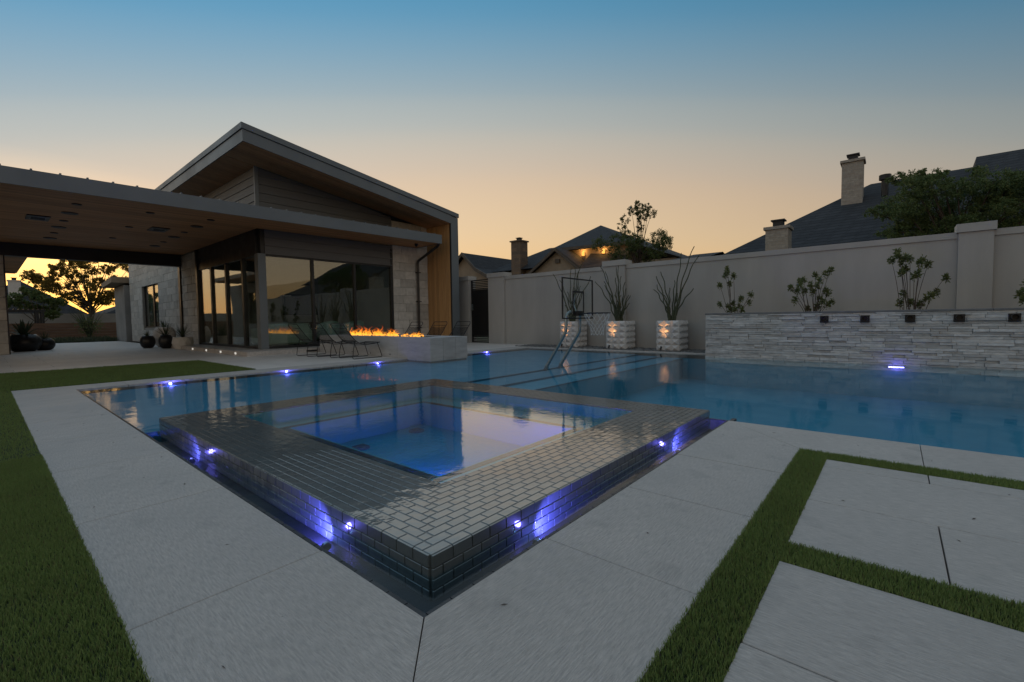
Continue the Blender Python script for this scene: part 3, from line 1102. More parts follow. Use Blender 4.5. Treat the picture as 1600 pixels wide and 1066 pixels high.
# ------------------------------------------------------------------ pebbles at the wall base
MB().box(PXB + .301, XW, 3.22, 10.7, -.06, -.03).build('planting_bed', M['soil'], kind='structure')
V, F = [], []
ico = [(0, 0, 1), (.9, 0, .1), (.28, .85, .1), (-.72, .53, .1), (-.72, -.53, .1), (.28, -.85, .1), (0, 0, -.8)]
icf = [(0, 1, 2), (0, 2, 3), (0, 3, 4), (0, 4, 5), (0, 5, 1), (6, 2, 1), (6, 3, 2), (6, 4, 3), (6, 5, 4), (6, 1, 5)]
for i in range(5200):
    x, y = rnd.uniform(PXB + .31, XW - .01), rnd.uniform(3.24, 9.6)
    s = rnd.uniform(.018, .05)
    a = rnd.uniform(0, 6.28)
    b = len(V)
    for p in ico:
        px_, py_ = p[0] * s * rnd.uniform(.8, 1.25), p[1] * s * rnd.uniform(.7, 1.1)
        V.append((x + px_ * math.cos(a) - py_ * math.sin(a), y + px_ * math.sin(a) + py_ * math.cos(a), -.025 + rnd.uniform(0, .035) + p[2] * s * .62))
    F += [tuple(b + k for k in t) for t in icf]
tag(addobj('pebbles', npmesh('pebbles', V, F), M['pebble']), 'grey river pebbles along the foot of the wall', 'pebbles', kind='stuff')

# ------------------------------------------------------------------ stacked stone water-feature wall
sw_ = thing('stone_wall', (PXS, 1, 0), 'low stacked white ledger stone wall with water spouts at the pool', 'wall')
MB().box(PXS + .02, PXS + .22, -6, 3.2, -.5, .925).build('core', M['mortar'], sw_)
for a, b in ((-6, -3.6), (-3.6, -1.2), (-1.2, 1.1), (1.1, 3.23)):
    piece('cap_slab', PXS - .035, PXS + .25, a + .002, b - .002, .927, .962, M['slate'], sw_, b=.004)
st = []
z = -.12
while z < .925:
    h = rnd.choice((.038, .045, .05, .06))
    if z + h > .9:
        h = .925 - z
    y = -6.0 + rnd.uniform(-.3, 0)
    while y < 3.2:
        l = rnd.uniform(.16, .46)
        a, b = max(-6, y), min(3.215, y + l)
        if b - a > .03:
            st.append((a, b, z, z + h, rnd.choice((.006, .014, .026, .04)) + rnd.uniform(0, .008)))
        y += l
    z += h
vis = sorted(st, key=lambda s: ((s[0] + s[1]) / 2 < -1.75, -(s[1] - s[0]) * (s[3] - s[2]) if s[3] > 0 else 0))
far_st = MB()
for i, s in enumerate(vis):
    if i < 300 and s[1] > -2.4:
        piece('ledger_stone', PXS - s[4], PXS + .02, s[0] + .0015, s[1] - .0015, s[2] + .001, s[3] - .001, M['ledger'], sw_, b=.0035, q=.0025)
    else:
        far_st.box(PXS - s[4], PXS + .02, s[0] + .0015, s[1] - .0015, s[2] + .001, s[3] - .001)
# the short return at the left end
z = -.1
while z < .92:
    h = min(.06, .925 - z)
    x = PXS + .02
    while x < PXS + .22:
        l = rnd.uniform(.07, .16)
        far_st.box(x, min(x + l, PXS + .22) - .002, 3.2, 3.214 + rnd.uniform(0, .02), z + .001, z + h - .001)
        x += l
    z += .06
far_st.build('ledger_stone_field', M['ledger_isl'], sw_, kind='stuff')
MB().box(PXS + .221, XW, -6, 3.2, -.05, .88).build('planting_bed', M['soil'], kind='structure')
order = ['leftmost', 'second from left', 'middle', 'second from right', 'rightmost']
for k, y in enumerate((1.025, .412, -.206, -.815, -1.43)):
    t = thing('water_spout', (PXS, y, .81), 'square black water spout on the stone wall, %s of five' % order[k], 'spout', 'water spouts in the stone wall')
    piece('plate', PXS - .065, PXS - .03, y - .068, y + .068, .744, .876, M['black'], t, b=.004)
    hollow = MB()
    n = 16
    for (r0, xa, xb) in ((.048, PXS - .065, PXS - .15), (.040, PXS - .15, PXS - .07)):
        hollow.tube([(xa, y, .82), (xb, y, .82)], r0, n, caps=False)
    v = [(PXS - .15, y + .048 * math.cos(6.2832 * i / n), .82 + .048 * math.sin(6.2832 * i / n)) for i in range(n)] + [(PXS - .15, y + .04 * math.cos(6.2832 * i / n), .82 + .04 * math.sin(6.2832 * i / n)) for i in range(n)]
    hollow.add(v, [(i, (i + 1) % n, n + (i + 1) % n, n + i) for i in range(n)])
    hollow.build('pipe', M['black'], t, smooth=False)
    MB().box(PXS - .029, PXS + .02, y - .045, y + .045, .765, .855).build('sleeve', M['black'], t)

# ------------------------------------------------------------------ plants: leaf clusters and stems


def leaf_quads(C, Dr, L, Wd, droop=.0):
    """C centres(n,3) base of leaf, Dr dirs (n,3), L lengths, Wd widths -> verts, quads (pointed leaf)"""
    n = len(C)
    up = nrs.normal(size=(n, 3))
    s = np.cross(Dr, up)
    s /= np.linalg.norm(s, axis=1)[:, None] + 1e-9
    mid = C + Dr * (L * .5)[:, None]
    tip = C + Dr * L[:, None]
    tip[:, 2] -= droop * L
    V = np.stack([C, mid + s * (Wd * .5)[:, None], tip, mid - s * (Wd * .5)[:, None]], 1).reshape(-1, 3)
    F = np.arange(n * 4).reshape(-1, 4)
    return V, F


def rand_dirs(n, upb=0.0):
    d = nrs.normal(size=(n, 3))
    d[:, 2] += upb
    return d / np.linalg.norm(d, axis=1)[:, None]


def shrub(label, base, clusters, xd=.16, n_leaf=85, L=.062):
    t = thing('shrub', base, label, 'shrub', 'shrubs above the stone wall')
    stems = MB()
    VV, FF, off = [], [], 0
    bx_, by_, bz_ = base
    for (y, z) in clusters:
        x = bx_ + rnd.uniform(-xd, xd)
        tip = Vector((x, y, z))
        b = Vector((bx_ + rnd.uniform(-.04, .04), by_ + (y - by_) * .35 + rnd.uniform(-.04, .04), bz_))
        mid = (b + tip) / 2 + Vector((rnd.uniform(-.03, .03), (by_ - y) * .12, .02))
        stems.tube(bezier(b, mid, tip, 5), [.006, .0055, .005, .0045, .004, .003], 5)
        n = int(n_leaf * rnd.uniform(.75, 1.25))
        d = rand_dirs(n, .55)
        C = np.array([tip]) + d * nrs.uniform(.0, .035, (n, 1)) - np.array([[0, 0, 1]]) * nrs.uniform(-.02, .07, (n, 1))
        v, f = leaf_quads(C, d, nrs.uniform(.6, 1.1, n) * L, nrs.uniform(.8, 1.2, n) * L * .36)
        VV.append(v)
        FF.append(f + off)
        off += len(v)
    stems.build('stem', M['bark'], t)
    lo = np.array(base)
    addobj('foliage', npmesh('foliage', np.concatenate(VV) - lo, np.concatenate(FF)), M['leaf_olive'], t, base)
    return t


shrub('small two-headed shrub above the left end of the stone wall', (11.3, 2.82, .875), [(3.02, 2.01), (3.07, 1.86), (2.88, 1.84), (3.13, 1.62), (2.96, 1.66), (3.0, 1.92), (2.52, 1.4), (2.69, 1.3), (2.56, 1.21), (2.89, 1.22), (3.0, 1.13), (3.15, 1.18), (2.81, 1.05), (2.66, 1.05), (2.92, 1.06), (2.76, 1.14)])
shrub('broad leafy shrub above the first two water spouts', (11.3, 1.3, .875), [(1.03, 1.82), (1.11, 1.75), (1.29, 1.74), (1.19, 1.61), (1.57, 1.63), (1.48, 1.63), (1.7, 1.49), (1.61, 1.43), (1.46, 1.42), (1.35, 1.52), (1.31, 1.39), (1.1, 1.41), (1.06, 1.36), (1.2, 1.26), (.98, 1.16), (1.08, 1.11), (1.24, 1.09), (1.41, 1.04), (1.61, 1.23), (1.14, 1.19), (1.53, 1.53), (1.23, 1.5)])
shrub('tallest shrub, left of the broad wall pilaster', (11.3, -.22, .875), [(-.02, 2.08), (.07, 1.93), (-.08, 1.87), (-.2, 1.94), (-.14, 1.75), (-.34, 1.85), (-.46, 1.82), (-.26, 1.59), (-.7, 1.56), (-.58, 1.3), (-.44, 1.19), (-.36, 1.08), (-.12, 1.28), (-.07, 1.11), (-.22, 1.12), (-.08, 1.68), (-.32, 1.66), (-.03, 1.98), (-.13, 1.95), (-.38, 1.9), (-.5, 1.24)], n_leaf=95)
shrub('shrub cut by the right picture edge, past the broad pilaster', (11.3, -1.75, .875), [(-1.59, 1.21), (-1.63, 1.11), (-1.65, 1.25), (-1.75, 1.5), (-1.85, 1.7), (-1.9, 1.3), (-1.68, 1.4), (-1.8, 1.1)])

# ------------------------------------------------------------------ studded planters with ocotillo and their uplights
PLX, PLW, PLH = 11.66, .60, .80


def planter(yc, label):
    t = thing('studded_planter', (PLX + PLW / 2, yc, 0), label, 'planter', 'white studded planters along the wall')
    x0, x1, y0, y1 = PLX, PLX + PLW, yc - PLW / 2, yc + PLW / 2
    b = MB()
    th = .03
    b.box(x0, x1, y0, y0 + th, 0, PLH).box(x0, x1, y1 - th, y1, 0, PLH).box(x0, x0 + th, y0 + th, y1 - th, 0, PLH).box(x1 - th, x1, y0 + th, y1 - th, 0, PLH).box(x0 + th, x1 - th, y0 + th, y1 - th, 0, .7)
    b.build('box', M['white'], t)
    c = PLW / 3
    hz = PLH / 5
    m_ = .006
    for fx in range(3):
        for k in range(5):
            ya, yb, za, zb = y0 + fx * c + m_, y0 + (fx + 1) * c - m_, k * hz + m_, (k + 1) * hz - m_
            s = MB().add([(x0 - .001, ya, za), (x0 - .001, yb, za), (x0 - .001, yb, zb), (x0 - .001, ya, zb), (x0 - .062, (ya + yb) / 2, (za + zb) / 2)],
                         [(0, 1, 4), (1, 2, 4), (2, 3, 4), (3, 0, 4), (0, 3, 2, 1)])
            s.build('stud', M['white'], t)
            for yy_, sg in ((y0, -1), (y1, 1)):
                xa, xb = x0 + fx * c + m_, x0 + (fx + 1) * c - m_
                s = MB().add([(xa, yy_ + sg * .001, za), (xb, yy_ + sg * .001, za), (xb, yy_ + sg * .001, zb), (xa, yy_ + sg * .001, zb), ((xa + xb) / 2, yy_ + sg * .062, (za + zb) / 2)],
                             [(0, 1, 4), (1, 2, 4), (2, 3, 4), (3, 0, 4), (0, 3, 2, 1)])
                s.build('stud', M['white'], t)
    MB().box(x0 + th, x1 - th, y0 + th, y1 - th, .7001, .74).build('soil', M['soil'], t)
    return t


def ocotillo(yc, tips, label, extra):
    t = thing('ocotillo', (PLX + PLW / 2, yc, .74), label, 'plant', 'ocotillo plants in white planters')
    xc = PLX + PLW / 2
    alltips = [(y, z, rnd.uniform(-.28, .15)) for y, z in tips] + [(yc + rnd.uniform(-.3, .3), rnd.uniform(1.3, 1.95), rnd.uniform(-.3, .3)) for _ in range(extra + 3)]
    for (y, z, dx) in alltips:
        b = Vector((xc + rnd.uniform(-.07, .07), yc + (y - yc) * .12 + rnd.uniform(-.05, .05), .74))
        tip = Vector((xc + dx, y, z))
        mid = b.lerp(tip, .5) + Vector((0, (yc - y) * .22, .05))
        pts = bezier(b, mid, tip, 14)
        amp = rnd.uniform(.012, .028)
        ph = rnd.uniform(0, 6)
        pts = [p + Vector((math.sin(i * .9 + ph) * amp * .7, math.sin(i * 1.25 + ph * 2) * amp, 0)) * (i > 0) * min(1, i / 4) for i, p in enumerate(pts)]
        rs = [.022 - .012 * i / 14 for i in range(15)]
        m = MB().tube(pts, rs, 6)
        # stubby thorns and leaf bumps that roughen the outline
        for i in range(1, 14):
            for q in range(4):
                p = pts[i].lerp(pts[i + 1] if i < 14 else pts[i], rnd.random())
                d_ = Vector((rnd.uniform(-1, 1), rnd.uniform(-1, 1), rnd.uniform(.1, .9))).normalized()
                sdir = d_.orthogonal().normalized() * .005
                m.add([p - sdir, p + sdir, p + d_ * (.022 + .012 * rnd.random())], [(0, 1, 2)])
        m.build('stem', M['stem'], t)
    return t


oc1 = [(8.29, 2.31), (8.18, 2.12), (7.59, 2.42), (7.47, 2.34), (7.28, 2.56), (7.42, 2.47), (6.88, 2.13), (7.58, 2.03), (7.79, 1.72)]
oc2 = [(6.67, 2.42), (6.77, 1.97), (6.63, 1.98), (6.4, 2.23), (6.18, 2.35), (6.11, 2.39), (5.95, 2.07), (6.48, 1.85), (6.06, 2.03)]
oc3 = [(4.98, 1.78), (4.88, 1.98), (4.8, 2.11), (4.32, 2.58), (3.88, 2.66), (3.81, 2.45), (4.01, 1.63), (4.38, 1.52), (4.96, 1.64)]
# planter front faces as measured along the wall
for yc, tips, which, ex, what in ((7.63, oc1, 'left', 3, 'tall ocotillo behind the basketball backboard, in the left planter'), (6.03, oc2, 'middle', 9, 'dense bundle of ocotillo stems in the middle planter'),
                                  (4.53, oc3, 'right', 2, 'widely spread ocotillo in the right planter')):
    planter(yc, 'white square planter with pyramid studs, the %s of three' % which)
    ocotillo(yc + .02, tips, what, ex)
    u = thing('uplight', (PXB + .325, yc + .1, 0), 'small black spike uplight in the pebbles before the %s planter' % which, 'lamp', 'uplights before the planters')
    MB().tube([(PXB + .325, yc + .1, -.03), (PXB + .325, yc + .1, .06)], .008, 8).build('spike', M['black'], u)
    MB().tube([(PXB + .31, yc + .1, .055), (PXB + .35, yc + .1, .12)], [.02, .027], 10).build('head', M['black'], u)
    light('uplight_light', 'SPOT', (PXB + .36, yc + .1, .135), 22, (1, .46, .17), u, size=.03, aim=(PLX, yc + .06, .78), spot=40, blend=1)

# ------------------------------------------------------------------ pool basketball hoop
hp = thing('basketball_hoop', (7.22, 5.05, -.2), 'poolside basketball hoop with clear backboard and white net', 'basketball hoop')
for x in (6.98, 7.46):
    pts = [(x, 5.2, -.2), (x, 5.05, -.005), (x, 4.68, .55), (x, 4.625, .64), (x, 4.615, .74), (x, 4.61, .92), (x + (7.22 - x) * .12, 4.585, .99), (x + (7.22 - x) * .35, 4.56, 1.02)]
    MB().tube(pts, .029, 12).build('post', M['steel'], hp, smooth=True)
    MB().tube([(x, 5.075, -.04), (x, 5.045, 0)], .04, 12).build('anchor', M['steel'], hp)
bbx0, bbx1, bbz0, bbz1, bby = 6.69, 7.75, .885, 1.63, 4.50
bo = MB().box(bbx0 + .012, bbx1 - .012, bby - .004, bby + .004, bbz0 + .012, bbz1 - .012).build('backboard', M['clear'], hp)
f_ = MB()
r_ = .011
f_.box(bbx0, bbx1, bby - r_, bby + r_, bbz0, bbz0 + 2 * r_).box(bbx0, bbx1, bby - r_, bby + r_, bbz1 - 2 * r_, bbz1).box(bbx0, bbx0 + 2 * r_, bby - r_, bby + r_, bbz0 + 2 * r_, bbz1 - 2 * r_).box(bbx1 - 2 * r_, bbx1, bby - r_, bby + r_, bbz0 + 2 * r_, bbz1 - 2 * r_)
f_.build('backboard_frame', M['black'], bo)
q = MB()
tx0, tx1, tz0, tz1, tw = 7.02, 7.42, .99, 1.40, .035
for (a, b, c, e) in ((tx0, tx1, tz1 - tw, tz1), (tx0, tx0 + tw, tz0, tz1 - tw), (tx1 - tw, tx1, tz0, tz1 - tw)):
    q.box(a, b, bby - .009, bby - .0045, c, e)
q.build('target_square', M['black'], bo)
MB().box(7.13, 7.31, bby - .07, bby + .05, .94, 1.03).build('bracket', M['black'], hp)
MB().tube([(7.22, bby + .03, 1.0), (7.22, bby + .10, 1.16), (7.22, bby + .06, 1.34)], .012, 8).build('brace', M['steel'], hp)
rc = Vector((7.22, 4.10, .985))
RR = .235
rm = MB().tube([rc + Vector((RR * math.cos(a), RR * math.sin(a), 0)) for a in [2 * math.pi * k / 36 for k in range(37)]], .010, 8)
for sx_ in (-1, 1):
    rm.tube([(7.22 + sx_ * .06, bby - .06, .975), (7.22 + sx_ * .12, 4.10 + .19, .978)], .007, 6)
rm.build('rim', M['black'], hp, smooth=True)
nt = MB()
NK = 12


def netp(k, l):
    z = [0, -.10, -.17, -.23, -.29, -.35, -.40][l]
    r = [RR, .205, .165, .135, .118, .112, .118][l]
    a = 2 * math.pi * (k + (.5 if l % 2 else 0)) / NK
    return rc + Vector((r * math.cos(a), r * math.sin(a), z))


for k in range(NK):
    for l in range(6):
        k2 = k + (1 if l % 2 else 0)
        for kk in ((k, k) if l % 2 == 0 else (k, k + 1)), ((k, k - 1) if l % 2 == 0 else (k, k)):
            p0, p1 = netp(kk[0], l), netp(kk[1], l + 1)
            nt.tube([p0, (p0 + p1) / 2 + Vector((0, 0, -.006)), p1], .0042, 5, caps=False)
nt.build('net', M['net'], hp, smooth=True)

# ================================================================== POOL HOUSE
house = thing('pool_house', (8, 17, 0), 'modern pool house with tilted flat roof, glass walls and wood soffits', 'house')
YF, XL = 14.05, 5.30
SLP = .145
zb = lambda x: 5.50 - SLP * (x - 4.49)
RX0, RX1, RY0, RY1 = 4.49, 11.80, 12.60, 22.0
FINI = 11.46


def sec(name, mat, parent, pts_xz, y0, y1):
    return MB().extrude([(x, y0, z) for x, z in pts_xz], (0, y1 - y0, 0)).build(name, M[mat], parent)


roof = sec('high_roof', 'fascia', house, [(RX0 + .03, zb(RX0 + .03) + .01), (RX1 - .03, zb(RX1 - .03) + .01), (RX1 - .03, zb(RX1 - .03) + .40), (RX0 + .03, zb(RX0 + .03) + .40)], RY0 + .03, RY1)
sec('fascia', 'fascia', roof, [(RX0, zb(RX0) - .02), (FINI, zb(FINI) - .02), (FINI, zb(FINI) + .27), (RX0, zb(RX0) + .27)], RY0, RY0 + .028)
sec('fascia_cap', 'fascia', roof, [(RX0 - .03, zb(RX0 - .03) + .285), (RX1 + .03, zb(RX1 + .03) + .285), (RX1 + .03, zb(RX1 + .03) + .43), (RX0 - .03, zb(RX0 - .03) + .43)], RY0 - .03, RY0 + .03)
MB().box(RX0, RX0 + .028, RY0 + .029, RY1, zb(RX0) - .02, zb(RX0) + .27).build('fascia', M['fascia'], roof)
MB().box(RX0 - .03, RX0 + .029, RY0 + .031, RY1, zb(RX0) + .285, zb(RX0) + .434).build('fascia_cap', M['fascia'], roof)
MB().box(9.95, 10.35, 13.6, 14.0, zb(10) + .36, zb(10) + .62).build('roof_vent', M['fascia'], roof)
y = RY0 + .03
while y < YF - .03:
    sec('soffit_board', 'wood', roof, [(RX0 + .03, zb(RX0 + .03) - .018), (FINI, zb(FINI) - .018), (FINI, zb(FINI) + .006), (RX0 + .03, zb(RX0 + .03) + .006)], y, min(y + .135, YF - .03))
    y += .14
y = YF + .0
while y < 20.6:
    sec('soffit_board', 'wood', roof, [(RX0 + .03, zb(RX0 + .03) - .018), (XL, zb(XL) - .018), (XL, zb(XL) + .006), (RX0 + .03, zb(RX0 + .03) + .006)], y, y + .275)
    y += .28
# fin: the roof folded down to the ground at the right
fin = MB().box(FINI + .02, RX1, RY0 + .03, RY1, 0, zb(RX1) + .28).build('fin_wall', M['dark'], house)
MB().box(FINI - .005, RX1, RY0, RY0 + .029, 0, zb(RX1) + .27).build('fin_face', M['fascia'], fin)
y = RY0 + .10
MB().box(FINI - .006, FINI + .019, RY0 + .03, y, 0, zb(FINI) - .02).build('trim', M['dark'], fin)
while y < YF - .01:
    b = min(y + .132, YF)
    MB().box(FINI, FINI + .0195, y + .003, b - .003, .0, zb(FINI) - .02).build('board', M['wood_v'], fin)
    y += .135

# stone work


def block_wall(parent, axis, plane, sgn, u0, u1, z0, z1, openings=(), bh=.305, bl=.62, depth=.05, ztop=None, name='stone_block'):
    """blocks on a wall face; axis 'x' = wall runs along x at y=plane; sgn = outward normal sign"""
    k = 0
    z = z0
    while z < z1 - .05:
        h = min(bh, z1 - z)
        u = u0 - (bl / 2 if k % 2 else 0)
        while u < u1 - .01:
            l = bl * rnd.uniform(.75, 1.2)
            a, b = max(u, u0), min(u + l, u1)
            if u1 - b < .12:
                b = u1
            u = b
            segs = [(a, b)]
            for (oa, ob, oz0, oz1) in openings:
                if oz0 - .02 < z + h / 2 < oz1 + .02:
                    ns = []
                    for (p, q2) in segs:
                        if q2 <= oa or p >= ob:
                            ns.append((p, q2))
                        else:
                            if p < oa:
                                ns.append((p, oa))
                            if q2 > ob:
                                ns.append((ob, q2))
                    segs = ns
            for (p, q2) in segs:
                if q2 - p < .04:
                    continue
                pr = depth * rnd.uniform(.72, 1)
                g_ = .004
                lo_, hi_ = (plane, plane + sgn * pr) if sgn > 0 else (plane - pr, plane)
                if axis == 'x':
                    piece(name, p + g_, q2 - g_, lo_, hi_, z + g_, z + h - g_, M['limestone'], parent, b=.006, q=.01)
                else:
                    piece(name, lo_, hi_, p + g_, q2 - g_, z + g_, z + h - g_, M['limestone'], parent, b=.006, q=.01)
        z += h
        k += 1


fw_ = MB().box(9.84, FINI - .001, YF, YF + .25, 0, 4.55).build('front_wall', M['mortar'], house)
block_wall(fw_, 'x', YF, -1, 9.85, FINI - .005, 0, 4.53)
# corner pier beside the side glazing
pr_ = MB().box(XL + .001, XL + .5, 19.76, 21.62, 0, 3.66).build('pier', M['mortar'], house)
block_wall(pr_, 'y', XL, -1, 19.77, 21.61, 0, 3.55, bh=.30, bl=.5)
MB().box(XL - .10, XL + .2, 21.63, 21.86, 0, 3.5).build('steel_post', M['dark'], house)
# rear wing in the same plane
wg = MB()
wy0, wy1, wz0, wz1 = 25.35, 28.5, .72, 2.87
wg.box(XL + .001, XL + .25, 21.87, wy0, 0, 4.62).box(XL + .001, XL + .25, wy1, 31.2, 0, 4.62).box(XL + .001, XL + .25, wy0, wy1, 0, wz0).box(XL + .001, XL + .25, wy0, wy1, wz1, 4.62)
wing = wg.build('rear_wing', M['mortar'], house)
block_wall(wing, 'y', XL, -1, 21.88, 31.2, 0, 4.6, [(wy0, wy1, wz0, wz1)])
win = MB().box(XL + .06, XL + .12, wy0, wy0 + .07, wz0, wz1).box(XL + .06, XL + .12, wy1 - .07, wy1, wz0, wz1).box(XL + .06, XL + .12, wy0 + .07, wy1 - .07, wz0, wz0 + .07).box(XL + .06, XL + .12, wy0 + .07, wy1 - .07, wz1 - .07, wz1).box(XL + .055, XL + .125, 26.6, 26.75, wz0 + .07, wz1 - .07).build('window', M['dark'], house)
for a, b in ((wy0 + .07, 26.6), (26.75, wy1 - .07)):
    MB().box(XL + .085, XL + .095, a, b, wz0 + .07, wz1 - .07).build('pane', M['glass'], win)
MB().box(XL + .25, 9, 21.9, 31.2, .0, 3.2).build('rear_room', M['inwall'], house)

# lap siding
sid = MB().box(XL + .06, 9.83, YF + .001, YF + .12, 3.9, zb(9.83)).build('upper_wall', M['dark'], house)


def lap_x(parent, z0, h, xa, clip=True, xb=9.835):
    z1 = z0 + h - .006
    xm = lambda z: min(xb, RX0 + (5.47 - z) / SLP) if clip else xb
    if xm(z0) - xa < .1:
        return
    zt_ = z1
    x0b, x1b = xm(z0), max(xa + .01, xm(z1))
    v = [(xa, YF - .032, z0), (x0b, YF - .032, z0), (x1b, YF - .012, zt_), (xa, YF - .012, zt_), (xa, YF, z0), (x0b, YF, z0), (x1b, YF, zt_), (xa, YF, zt_)]
    MB().add(v, [(0, 1, 2, 3), (4, 7, 6, 5), (0, 4, 5, 1), (3, 2, 6, 7), (1, 5, 6, 2), (0, 3, 7, 4)]).build('siding_board', M['siding'], parent)


def lap_y(parent, z0, h, ya, yb):
    z1 = z0 + h - .006
    v = [(XL - .012 + .06 - .06, ya, z1), (XL - .032, ya, z0), (XL - .032, yb, z0), (XL - .012, yb, z1), (XL + .0, ya, z1), (XL + .0, ya, z0), (XL, yb, z0), (XL, yb, z1)]
    MB().add(v, [(0, 1, 2, 3), (4, 7, 6, 5), (0, 4, 5, 1), (3, 2, 6, 7), (1, 5, 6, 2), (0, 3, 7, 4)]).build('siding_board', M['siding'], parent)


z = 3.92
while z < 5.4:
    lap_x(sid, z, .24, XL + .055)
    zt_ = min(.24, zb(XL) - .02 - z)
    if zt_ > .03:
        lap_y(sid, z, zt_, YF + .03, 20.6)
    z += .24
MB().box(XL, XL + .2, YF + .13, 20.6, 3.9, zb(XL) - .02).build('side_wall', M['dark'], house)
MB().box(XL - .045, XL + .054, YF - .045, YF + .029, 3.9, zb(XL) - .02).build('corner_trim', M['fascia'], house)
hd = MB().box(XL + .06, 9.83, YF + .001, YF + .2, 2.90, 3.62).build('front_header', M['dark'], house)
for k in range(3):
    lap_x(hd, 2.905 + k * .24, .24, XL + .17, clip=False)
MB().box(XL - .01, XL + .2, YF + .21, 19.74, 2.93, 3.66).build('side_header', M['dark'], house)

# glazing
ZG0, ZG1 = .125, 2.90
gz = MB()
gz.box(XL + .17, 9.84, YF - .02, YF + .08, ZG1 - .055, ZG1 - .001).box(XL + .17, 9.84, YF - .02, YF + .08, ZG0, ZG0 + .07)
fx = [5.47, 6.83, 8.28, 9.75]
for a in (6.83, 8.28):
    gz.box(a, a + .075, YF - .03, YF + .085, ZG0 + .07, ZG1 - .055)
gz.box(9.75, 9.838, YF - .03, YF + .085, ZG0, ZG1 + .6)
fg = gz.build('front_glazing', M['dark'], house)
for a, b in ((5.47, 6.83), (6.905, 8.28), (8.355, 9.75)):
    MB().box(a, b, YF + .025, YF + .035, ZG0 + .07, ZG1 - .055).build('pane', M['glass'], fg)
MB().box(XL - .045, XL + .169, YF - .05, YF + .2, ZG0, 2.899).build('corner_post', M['fascia'], house)
gs = MB()
gs.box(XL - .02, XL + .08, YF + .201, 19.74, ZG1 - .05, ZG1 + .029).box(XL - .02, XL + .08, YF + .201, 19.74, ZG0, ZG0 + .07)
my = [15.25, 16.7, 18.15]
for a in my:
    gs.box(XL - .03, XL + .085, a, a + .12, ZG0 + .07, ZG1 - .05)
gs.box(XL - .06, XL + .15, 19.60, 19.755, ZG0, 3.62)
sg_ = gs.build('side_glazing', M['dark'], house)
for a, b in ((YF + .2, 15.25), (15.37, 16.7), (16.82, 18.15), (18.27, 19.6)):
    MB().box(XL + .025, XL + .035, a, b, ZG0 + .07, ZG1 - .05).build('pane', M['glass'], sg_)
# plinth step
stp = MB().box(4.56, FINI - .01, 13.12, 20.6, -.03, .12).build('step', M['paver'], house)
for yv in (13.9, 15.1, 16.4, 17.8):
    l_ = MB().box(4.548, 4.5598, yv, yv + .1, .03, .085).build('step_light', M['steplight'], stp)
MB().box(6.15, 6.47, 13.105, 13.1198, .03, .075).build('vent', M['dark'], stp)
# interior shell and furniture
MB().box(XL + .2, FINI - .02, YF + .26, 19.75, .1201, .13).build('floor', M['infloor'], house)
ishell = MB().box(XL + .2, FINI - .02, 19.751, 19.9, .12, 3.4).box(9.86, 10.0, YF + .26, 19.75, .131, 3.4)
ishell.build('interior_wall', M['inwall'], house)
MB().box(XL + .2, FINI - .02, YF + .26, 19.9, 3.401, 3.5).build('ceiling', M['inwall'], house)
so = thing('sofa', (6.3, 15.2, .13), 'pale sofa behind the first big front window', 'sofa')
for (n_, x0, x1, y0, y1, z0, z1) in (('base', 5.75, 7.0, 14.75, 15.75, .2, .55), ('backrest', 5.72, 7.02, 14.6, 14.8, .2, .86), ('armrest', 5.6, 5.78, 14.75, 15.75, .2, .72), ('armrest', 6.97, 7.15, 14.75, 15.75, .2, .72), ('cushion', 5.8, 6.36, 14.81, 15.7, .555, .72), ('cushion', 6.38, 6.95, 14.81, 15.7, .555, .72)):
    piece(n_, x0, x1, y0, y1, z0, z1, M['sofa'], so, b=.05)
for (xx_, yy_) in ((5.8, 14.8), (6.95, 14.8), (5.8, 15.65), (6.95, 15.65)):
    MB().box(xx_ - .03, xx_ + .03, yy_ - .03, yy_ + .03, .13, .2).build('leg', M['dark'], so)
for i, (xc, yc) in enumerate(((7.75, 15.0), (8.75, 15.05))):
    ac = thing('armchair', (xc, yc, .13), 'round backed green armchair behind the %s front window' % ('middle' if i == 0 else 'right'), 'armchair', 'armchairs inside the pool house')
    m = MB()
    n = 18
    ri, ro_, zt2 = .34, .44, .92
    vv = []
    for k in range(n + 1):
        a = math.pi + math.pi * k / n
        h = .62 + .30 * math.sin(math.pi * k / n) ** .6
        for r, z in ((ri, .35), (ro_, .35), (ro_, h), (ri, h)):
            vv.append((xc + r * math.cos(a), yc + r * math.sin(a) * .9, z))
    ff = []
    for k in range(n):
        b = k * 4
        for e in range(4):
            ff.append((b + e, b + (e + 1) % 4, b + 4 + (e + 1) % 4, b + 4 + e))
    m.add(vv, ff + [(0, 1, 2, 3), tuple(len(vv) - 4 + e for e in (3, 2, 1, 0))])
    m.build('backrest', M['armchair'], ac, smooth=False)
    MB().lathe([(.36, .3), (.38, .34), (.38, .5), (.34, .55), (.001, .56)], (xc, yc + .02, 0), 20).build('seat', M['armchair'], ac, smooth=True)
    for k in range(4):
        a = math.pi / 4 + k * math.pi / 2
        MB().tube([(xc + .28 * math.cos(a), yc + .28 * math.sin(a), .3), (xc + .31 * math.cos(a), yc + .31 * math.sin(a), .131)], .02, 8).build('leg', M['dark'], ac)
tv = thing('wall_screen', (9.3, 19.74, 1.4), 'dark screen on the far interior wall', 'screen')
MB().box(8.3, 9.8, 19.66, 19.7499, 1.2, 2.1).build('frame', M['black'], tv)
MB().box(8.34, 9.76, 19.652, 19.6599, 1.24, 2.06).build('display', M['dark'], tv)

